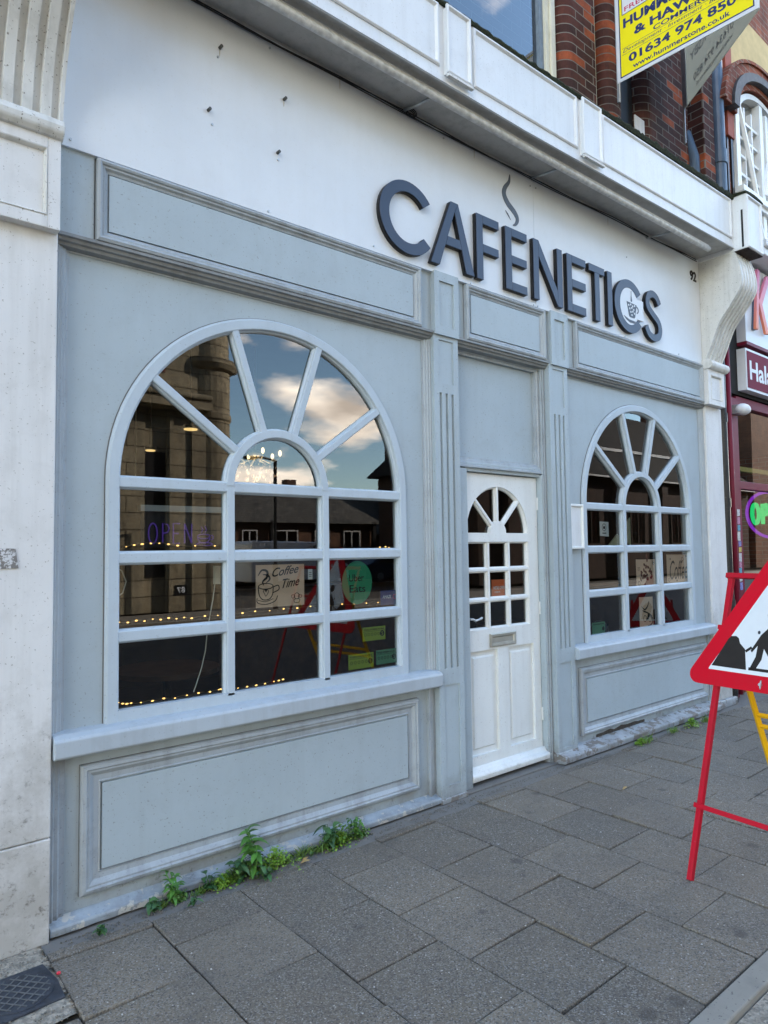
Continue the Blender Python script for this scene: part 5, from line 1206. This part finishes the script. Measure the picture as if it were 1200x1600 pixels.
# ------------------------------------------------------------------ weeds
def leaf(mb, base, d, L, w_, droop=.3, tw=0):
    d = Vector(d).normalized(); side = d.cross(Vector((0, 0, 1)))
    if side.length < .1: side = Vector((1, 0, 0))
    side.normalize(); up = side.cross(d); side = (side*math.cos(tw)+up*math.sin(tw)).normalized(); up = side.cross(d)
    P = []; base = Vector(base)
    ws = [0.12, .75, 1, .72, 0.02]
    for i, ww in enumerate(ws):
        t = i/4; c = base+d*L*t-Vector((0, 0, 1))*droop*L*t*t
        P.append((c+side*w_*ww/2+up*w_*.12*ww, c, c-side*w_*ww/2+up*w_*.12*ww))
    vs = [tuple(p) for tri_ in P for p in tri_]; fs = []
    for i in range(4):
        a = i*3; fs += [(a, a+1, a+4, a+3), (a+1, a+2, a+5, a+4)]
    mb.add(vs, fs)
def weed(x, y, kind, s_, seed, label, group='weeds growing along the foot of the shopfront'):
    rd = random.Random(seed); e = tag(empty('weed', (x, y, 0)), label, 'weed', group)
    lf, st = MB(), MB()
    if kind == 'tall':
        for k in range(4):
            a = rd.uniform(0, 6.3); h = s_*rd.uniform(.6, 1); tp = Vector((x+.06*math.cos(a)*s_*3, y+.04*math.sin(a)-.01, h))
            mid = Vector((x, y, 0)).lerp(tp, .5)+Vector((.01, 0, .01)); st.tube([(x, y, 0), mid, tp], .0022, 5)
            for j in range(9):
                t = .25+.75*j/8; p = Vector((x, y, 0)).lerp(mid, t*2) if t < .5 else mid.lerp(tp, t*2-1); b = rd.uniform(0, 6.3)
                leaf(lf, p, (math.cos(b), math.sin(b), rd.uniform(.1, .8)), s_*rd.uniform(.25, .42), s_*.12, .5, rd.uniform(-.4, .4))
    elif kind == 'broad':
        for k in range(16):
            a = rd.uniform(0, 6.3); h = s_*rd.uniform(.15, .8); p = Vector((x+rd.uniform(-.3, .3)*s_, y+rd.uniform(-.25, .1)*s_, h)); st.tube([(x, y, 0), p], .0015, 4)
            leaf(lf, p, (math.cos(a), math.sin(a), rd.uniform(-.1, .6)), s_*rd.uniform(.35, .6), s_*rd.uniform(.2, .32), .5, rd.uniform(-.5, .5))
    elif kind == 'bushy':
        for k in range(420):
            a = rd.uniform(0, 6.3); q = s_*abs(rd.gauss(0, .42)); h = max(.004, s_*.75*math.exp(-(q/s_)**2*2)*rd.uniform(.25, 1))
            p = (x+q*math.cos(a)*1.1, y+min(.05, q*math.sin(a)*.7), h); b = rd.uniform(0, 6.3)
            leaf(lf, p, (math.cos(b), math.sin(b), rd.uniform(-.1, .9)), rd.uniform(.010, .020), rd.uniform(.007, .012), .3, rd.uniform(-.8, .8))
        for k in range(18):
            a = rd.uniform(0, 6.3); st.tube([(x, y, 0), (x+.4*s_*math.cos(a), y+.25*s_*math.sin(a), .5*s_)], .001, 4)
    elif kind == 'mat':
        for k in range(110):
            h = s_*rd.random()**1.6*1.05; bx0 = x+rd.gauss(0, .55*s_); by0 = y+.02+min(.03, rd.gauss(-.01, .28*s_)); b = rd.uniform(0, 6.3)
            leaf(lf, (bx0, by0, max(.003, h)), (math.cos(b), math.sin(b), rd.uniform(-.2, .9)), rd.uniform(.012, .034), rd.uniform(.006, .016), .5, rd.uniform(-.8, .8))
        for k in range(14):
            a = rd.uniform(0, 6.3); st.tube([(x, y, 0), (x+.3*s_*math.cos(a), y+.15*s_*math.sin(a), .5*s_), (x+.55*s_*math.cos(a), y+.3*s_*math.sin(a), s_*rd.uniform(.6, 1.1))], .0009, 4)
    elif kind == 'grass':
        for k in range(70):
            a = rd.uniform(0, 6.3); h = s_*rd.uniform(.4, 1); bx0 = x+rd.gauss(0, .25*s_); by0 = y+rd.gauss(0, .10*s_)
            leaf(lf, (bx0, by0, 0), (math.cos(a)*.5, math.sin(a)*.4, 1), h, .004, .35, rd.uniform(0, 3))
        st.tube([(x, y, 0), (x, y, .01)], .001, 4)
    mt = {'mat': 'leafmix', 'tall': 'leaf', 'broad': 'leafdark', 'bushy': 'leaflime', 'grass': 'grass'}[kind]
    part(lf, 'leaves', M[mt], e, smooth=True, fixn=False); part(st, 'stem', M[mt], e, fixn=False)
    return e
weed(-.10, -.125, 'broad', .055, 1, 'small flat weed alone in the cement strip near the white pier')
weed(.135, -.095, 'broad', .075, 2, 'little dark weed at the left end of the weed row')
weed(.225, -.075, 'tall', .15, 3, 'spiky green weed, second from the left in the weed row')
weed(.285, -.155, 'broad', .060, 33, 'flat leaf rosette lying on the slab in front of the spiky weed')
weed(.40, -.075, 'broad', .10, 4, 'dark creeping weed with small leaves left of the tallest weed')
weed(.46, -.085, 'bushy', .07, 5, 'yellow green moss-like clump left of the tallest weed')
weed(.54, -.080, 'broad', .12, 6, 'dark leafy weed directly beside the tallest weed')
weed(.625, -.085, 'tall', .25, 7, 'tallest weed with broad pointed leaves at the middle of the riser')
weed(.72, -.105, 'bushy', .14, 8, 'bright lime round bushy weed right of the tallest weed')
weed(.64, -.150, 'broad', .085, 9, 'broad green leaves lying on the slab below the tallest weed')
weed(.90, -.085, 'grass', .12, 10, 'thin wispy grass tuft between the lime bush and the right clump')
weed(1.06, -.075, 'broad', .15, 12, 'left half of the leafy clump near the end of the riser')
weed(1.12, -.085, 'bushy', .09, 13, 'low pale green clump in front of the leafy weed near the riser end')
weed(1.23, -.070, 'tall', .12, 14, 'upright leafy weed at the right end of the weed row')
weed(4.02, -.175, 'grass', .12, 15, 'grass tuft at the foot of the flaking plinth, nearest the door')
weed(3.93, -.165, 'bushy', .06, 16, 'low green clump beside the grass tuft under the right window')
weed(4.42, -.170, 'grass', .10, 17, 'middle grass tuft under the right arched window')
weed(4.72, -.18, 'bushy', .10, 18, 'green clump beside the leg of the road sign under the right window'); weed(4.95, -.19, 'grass', .12, 19, 'farthest grass tuft along the plinth behind the road sign')
lbl = ['ragged low weed at the very left end of the weed row', 'ragged low weed under the spiky weed', 'ragged low weed filling the gap before the yellow green clump', 'ragged low weed in front of the yellow green clump', 'ragged low weed behind the dark leafy weed', 'ragged low weed at the foot of the tallest weed', 'ragged low weed right of the lime bushy weed', 'ragged low weed between the wispy grass and the leafy clump', 'ragged low weed under the leafy clump', 'ragged low weed right of the leafy clump', 'last ragged low weed before the plinth end']
for i, (x, kd, s_) in enumerate([(.17, 'grass', .06), (.25, 'mat', .035), (.345, 'grass', .055), (.45, 'grass', .08), (.52, 'mat', .065), (.60, 'mat', .085), (.79, 'grass', .07), (.98, 'grass', .085), (1.07, 'mat', .075), (1.15, 'mat', .09), (1.26, 'mat', .05)]):
    weed(x, -.085, kd, s_, 100+i, lbl[i])
g = MB(); leaf(g, (.845, -.135, .006), (.6, -.3, .3), .055, .025, .2); leaf(g, (.86, -.13, .006), (.9, .2, .5), .045, .02, .2)
tag(g.build('dead_leaf', M['deadleaf'], fixn=False), 'curled pale brown dead leaf beside the lime bushy weed', 'leaf')
g = MB(); leaf(g, (2.92, -.62, .006), (.6, -.3, .5), .04, .025, .2)
tag(g.build('fallen_leaf', M['deadleaf'], fixn=False), 'small orange brown leaf lying alone on the slabs near the door', 'leaf')
# grit along the foot of the wall and in the joints
g = MB(); rd = random.Random(21)
for i in range(1500):
    x = rd.uniform(-.25, 5.6); y = -.075-abs(rd.gauss(0, .035))-(.07 if x > 3.1 else 0); q = rd.uniform(.0012, .0045)
    g.ellip((x, y, .002+q*.5), q, q, q*.7, 5, 3)
for i in range(350):
    x = rd.uniform(-.9, -.30); y = rd.uniform(-.58, -.08); q = rd.uniform(.0015, .006)
    if (x-cx)**2+(y-cy)**2 < .02: continue
    g.ellip((x, y, .008+q*.4), q, q*1.2, q*.6, 5, 3)
tag(g.build('grit', plain('grit_stones', (.16, .145, .12), .9, 0, .7, 200)), 'loose grit along the foot of the wall', 'grit', kind='stuff')
g = MB(); rd = random.Random(22)
for i in range(160):
    x = rd.uniform(-.2, 4.5); y = rd.uniform(-1.85, -.2); q = rd.uniform(.0015, .004); g.ellip((x, y, .002), q, q*rd.uniform(.7, 1.6), q*.4, 6, 3)
tag(g.build('crumbs', plain('pale_crumbs', (.5, .48, .44), .9, 0, .3, 200)), 'pale crumbs and chips scattered over the slabs', 'crumbs', kind='stuff')
tag(MB().ellip((-.298, -.305, .014), .008, .008, .006, 8, 5).build('red_bottle_top', plain('red_plastic', (.55, .03, .05), .4)), 'tiny red plastic bottle top beside the drain cover', 'litter')
# taped grey patch on the left pier
x0, z0 = -.49, 1.36
g = MB().prism([(-.488, 1.475), (-.398, 1.475), (-.410, 1.552), (-.494, 1.556)], -.0578, -.0552)
tag(g.build('torn_sticker', paint('torn_sticker_print', (.20, .19, .18), damt=.9, chips=(60, .5, (.6, .6, .6)))), 'torn grey sticker residue on the white pier at left', 'sticker')

# ================================================================== ACROSS THE STREET (seen in the glass)
def bwin(mb_f, mb_g, x0, x1, y, z0, z1, t=.06):
    mb_f.rectsweep(x0, x1, z0, z1, [(0, y), (0, y+.05), (t, y+.05), (t, y)]); mb_f.box((x0+x1)/2-.03, (x0+x1)/2+.03, y-.02, y+.03, z0, z1); mb_g.box(x0+.02, x1-.02, y-.03, y-.02, z0+.02, z1-.02)
SB = tag(empty('stone_building', (1, -14, 0)), 'tall sandstone corner building across the street, reflected in the left window', 'building')
yo = -14.0; X1 = 7.9
part(MB().box(-16, X1-.9, yo-9, yo, 0, 11.5).box(X1-.9, X1, yo-9, yo-.35, 0, 11.5), 'wall', M['ashlar'], SB)
part(MB().box(-16, X1-.9, yo, yo+.35, 5.2, 5.5).box(-16, X1-.9, yo, yo+.55, 5.5, 5.65).box(X1-1.0, X1+.15, yo-.36, yo-.10, 6.5, 6.75).box(-16, X1+.3, yo-.2, yo+.7, 11.5, 12), 'cornice', M['ashlar'], SB, bevel=.05)
part(MB().box(4.2, 5.35, yo, yo+.12, 0, 5.2).box(5.92, X1-.92, yo, yo+.12, 0, 5.2).box(2.2, 3.0, yo, yo+.12, 0, 5.2), 'stone_pier', M['ashlar'], SB, bevel=.02)
part(MB().box(3.0, 4.2, yo, yo+.02, .3, 4.2).box(5.35, 5.9, yo+.001, yo+.02, .9, 4.1), 'shop_opening', M['black'], SB)
part(MB().box(5.2, 5.9, yo+.001, yo+.03, 6.2, 8.6).box(3.4, 4.1, yo+.001, yo+.03, 6.2, 8.6), 'upper_window', plain('red_blind', (.12, .025, .015), .7), SB)
part(MB().box(6.13, 6.44, yo+.121, yo+.135, .42, .68), 'number_plate', M['black'], SB)
part(text_mb('87', 0, .22, 0, .15, 0, .004, .02, 0, lambda a, b_, c: (6.395-a, yo+.136-b_, .475+c)), 'lettering', M['signwhite'], SB)
g = MB(); g.sweep([[(X1-.62+r_*math.cos(k*math.pi/12), yo-.45+r_*math.sin(k*math.pi/12), z) for k in range(24)] for r_, z in ((.62, 0), (.62, 5.1), (.66, 5.15), (.66, 5.3), (.62, 5.35), (.62, 6.45), (.72, 6.5), (.80, 6.62), (.80, 6.75), (.60, 6.8), (.60, 11.5))])
part(g, 'rounded_corner_bay', M['ashlar'], SB)
part(MB().box(5.95, 6.05, yo+.121, yo+.2, 0, 5.1).box(6.55, 6.62, yo+.121, yo+.2, 0, 5.1), 'pilaster_strip', M['ashlar'], SB)
part(MB().box(-16, 7.0, yo+.36, yo+.50, 5.25, 5.49), 'cornice_moulding', M['ashlar'], SB)
def vehicle(name, x, y, L_, body, prof, glass, label, cat):
    e = tag(empty(name, (x, y, -.05)), label, cat)
    hw = .9
    g = MB(); g.prism([(x+a, -.05+b_) for a, b_ in prof], y-hw, y+hw); part(g, 'body', body, e, bevel=.08, seg=3)
    for q in glass: part(MB().prism([(x+a, -.05+b_) for a, b_ in q], y+hw+.002, y+hw+.012), 'side_window', M['glassup'], e)
    for a in (.85, L_-.85):
        w_ = part(MB().tube([(x+a, y+hw-.2, .28), (x+a, y+hw+.02, .28)], .33, 20), 'wheel', M['rubber'], e); part(MB().tube([(x+a, y+hw+.021, .28), (x+a, y+hw+.03, .28)], .2, 14), 'rim', M['steel'], w_)
vehicle('parked_van', 12.6, -22.5, 4.9, plain('white_van_paint', (.6, .6, .6), .3, 0, .03), [(0, .3), (4.9, .3), (4.9, .95), (4.2, 1.15), (3.7, 1.95), (.1, 2.0), (0, 1.9)], [[(3.0, 1.2), (4.05, 1.2), (3.65, 1.8), (3.0, 1.8)]], 'white panel van parked across the street, reflected in the windows', 'van')
vehicle('parked_car', 18.2, -22.2, 4.2, plain('dark_blue_car_paint', (.02, .03, .06), .25, 0, .03), [(0, .25), (4.2, .25), (4.2, .75), (3.3, .9), (2.6, 1.42), (1.1, 1.45), (.3, .95), (0, .9)], [[(.75, .95), (1.25, 1.33), (1.8, 1.35), (1.8, .95)], [(1.9, .95), (1.9, 1.35), (2.5, 1.33), (3.0, .95)]], 'dark blue hatchback parked across the street, reflected in the windows', 'car')
RB = tag(empty('brick_hall', (14, -26, 0)), 'low brown brick hall with white windows and dark tiled roof across the street', 'building')
part(MB().box(12.2, 22.5, -34, -26, 0, 3.0), 'wall', M['brickopp'], RB)
g = MB(); g.add([(11.9, -25.6, 2.9), (22.9, -25.6, 2.9), (22.9, -30, 4.65), (11.9, -30, 4.65), (22.9, -34.4, 2.9), (11.9, -34.4, 2.9)], [(0, 1, 2, 3), (3, 2, 4, 5), (0, 3, 5), (1, 4, 2)]); part(g, 'roof', M['roof'], RB)
f_, gg = MB(), MB()
for x, w2 in ((12.6, 1.2), (14.5, .8), (16.3, 1.3), (18.6, .9), (20.4, 1.1)): bwin(f_, gg, x, x+w2, -25.96, 1.5+.1*(w2 > 1), 2.55)
wf = part(f_, 'window', M['soffit'], RB)
part(MB().box(12.3, 15.4, -25.6, -24.6, 1.05, 1.25), 'canopy', M['lead'], RB); part(MB().box(19.3, 19.9, -30.3, -29.7, 4.0, 5.5), 'chimney', M['brickopp'], RB); part(MB().box(15.9, 16.1, -25.9, -25.7, 0, 3.0).box(22.2, 22.4, -25.9, -25.7, 0, 3.0), 'downpipe', M['black'], RB); part(gg, 'glass', M['glassup'], wf)
CH = tag(empty('brick_church', (25, -16, 0)), 'large brown brick church hall with steep tiled roof across the street', 'building')
part(MB().box(20, 46, -22.5, -16, 0, 5.1), 'wall', M['brickdark'], CH)
g = MB(); g.add([(19.6, -15.6, 5.0), (46.4, -15.6, 5.0), (46.4, -19.3, 9.3), (22.6, -19.3, 9.3), (46.4, -23, 5.0), (19.6, -23, 5.0)], [(0, 1, 2, 3), (3, 2, 4, 5), (0, 3, 5), (1, 4, 2)]); rf = part(g, 'roof', M['roofdark'], CH)
part(MB().box(20, 46, -15.62, -15.50, 4.92, 5.0), 'gutter', M['soffit'], CH)
part(MB().box(30, 46, -18.0, -16.9, 6.6, 6.75), 'gutter', M['soffit'], CH)
for i in range(6): part(MB().box(21.5+i*4.2, 22.1+i*4.2, -15.999, -15.6, 0, 4.7), 'buttress', M['brickdark'], CH)
part(MB().box(30, 46, -34, -28, 0, 14.0), 'rear_block', M['brickdark'], CH)
f_, gg = MB(), MB()
for x in (23.0, 27.2, 31.4, 35.6): bwin(f_, gg, x, x+1.5, -15.96, 1.6, 3.6, .09)
wf = part(f_, 'window', M['brickdark'], CH); part(gg, 'glass', M['glassup'], wf)
FH = tag(empty('slate_house', (28, -31, 0)), 'low slate roofed house between the brick hall and the church', 'building')
part(MB().box(23.5, 36, -39, -31, 0, 2.6), 'wall', M['brickopp'], FH); g = MB(); g.add([(23.2, -30.6, 2.5), (36.4, -30.6, 2.5), (36.4, -35, 5.6), (26.4, -35, 5.6), (36.4, -39.4, 2.5), (23.2, -39.4, 2.5)], [(0, 1, 2, 3), (3, 2, 4, 5), (0, 3, 5), (1, 4, 2)]); part(g, 'roof', M['roof'], FH)
part(MB().box(30.5, 31.3, -35.4, -34.6, 4.5, 6.6), 'chimney', M['brickopp'], FH)
e = tag(empty('street_lamp', (8.1, -12.2, .06)), 'black street lamp post across the street, reflected in the left window', 'street lamp')
part(MB().tube([(8.1, -12.2, .06), (8.1, -12.2, 1.2)], .07, 10).tube([(8.1, -12.2, 1.2), (8.1, -12.2, 3.86)], .045, 10), 'post', M['black'], e); part(MB().tube([(8.1, -12.2, 3.86), (7.7, -12.1, 3.9), (7.4, -12.05, 3.88)], .03, 8), 'arm', M['black'], e)
part(MB().box(7.15, 7.45, -12.12, -11.98, 3.82, 3.90), 'lamp_head', M['black'], e)
e = tag(empty('belisha_beacon', (12.1, -12.0, .06)), 'striped crossing beacon post with amber globe across the street', 'crossing beacon')
for k in range(8): part(MB().tube([(12.1, -12.0, .06+k*.28), (12.1, -12.0, .06+(k+1)*.28)], .05, 10), 'post_band', M['black'] if k % 2 else M['signwhite'], e)
part(MB().ellip((12.1, -12.0, 2.42), .15, .15, .15, 12, 8), 'globe', plain('amber_globe', (.7, .42, .03), .3), e, smooth=True)
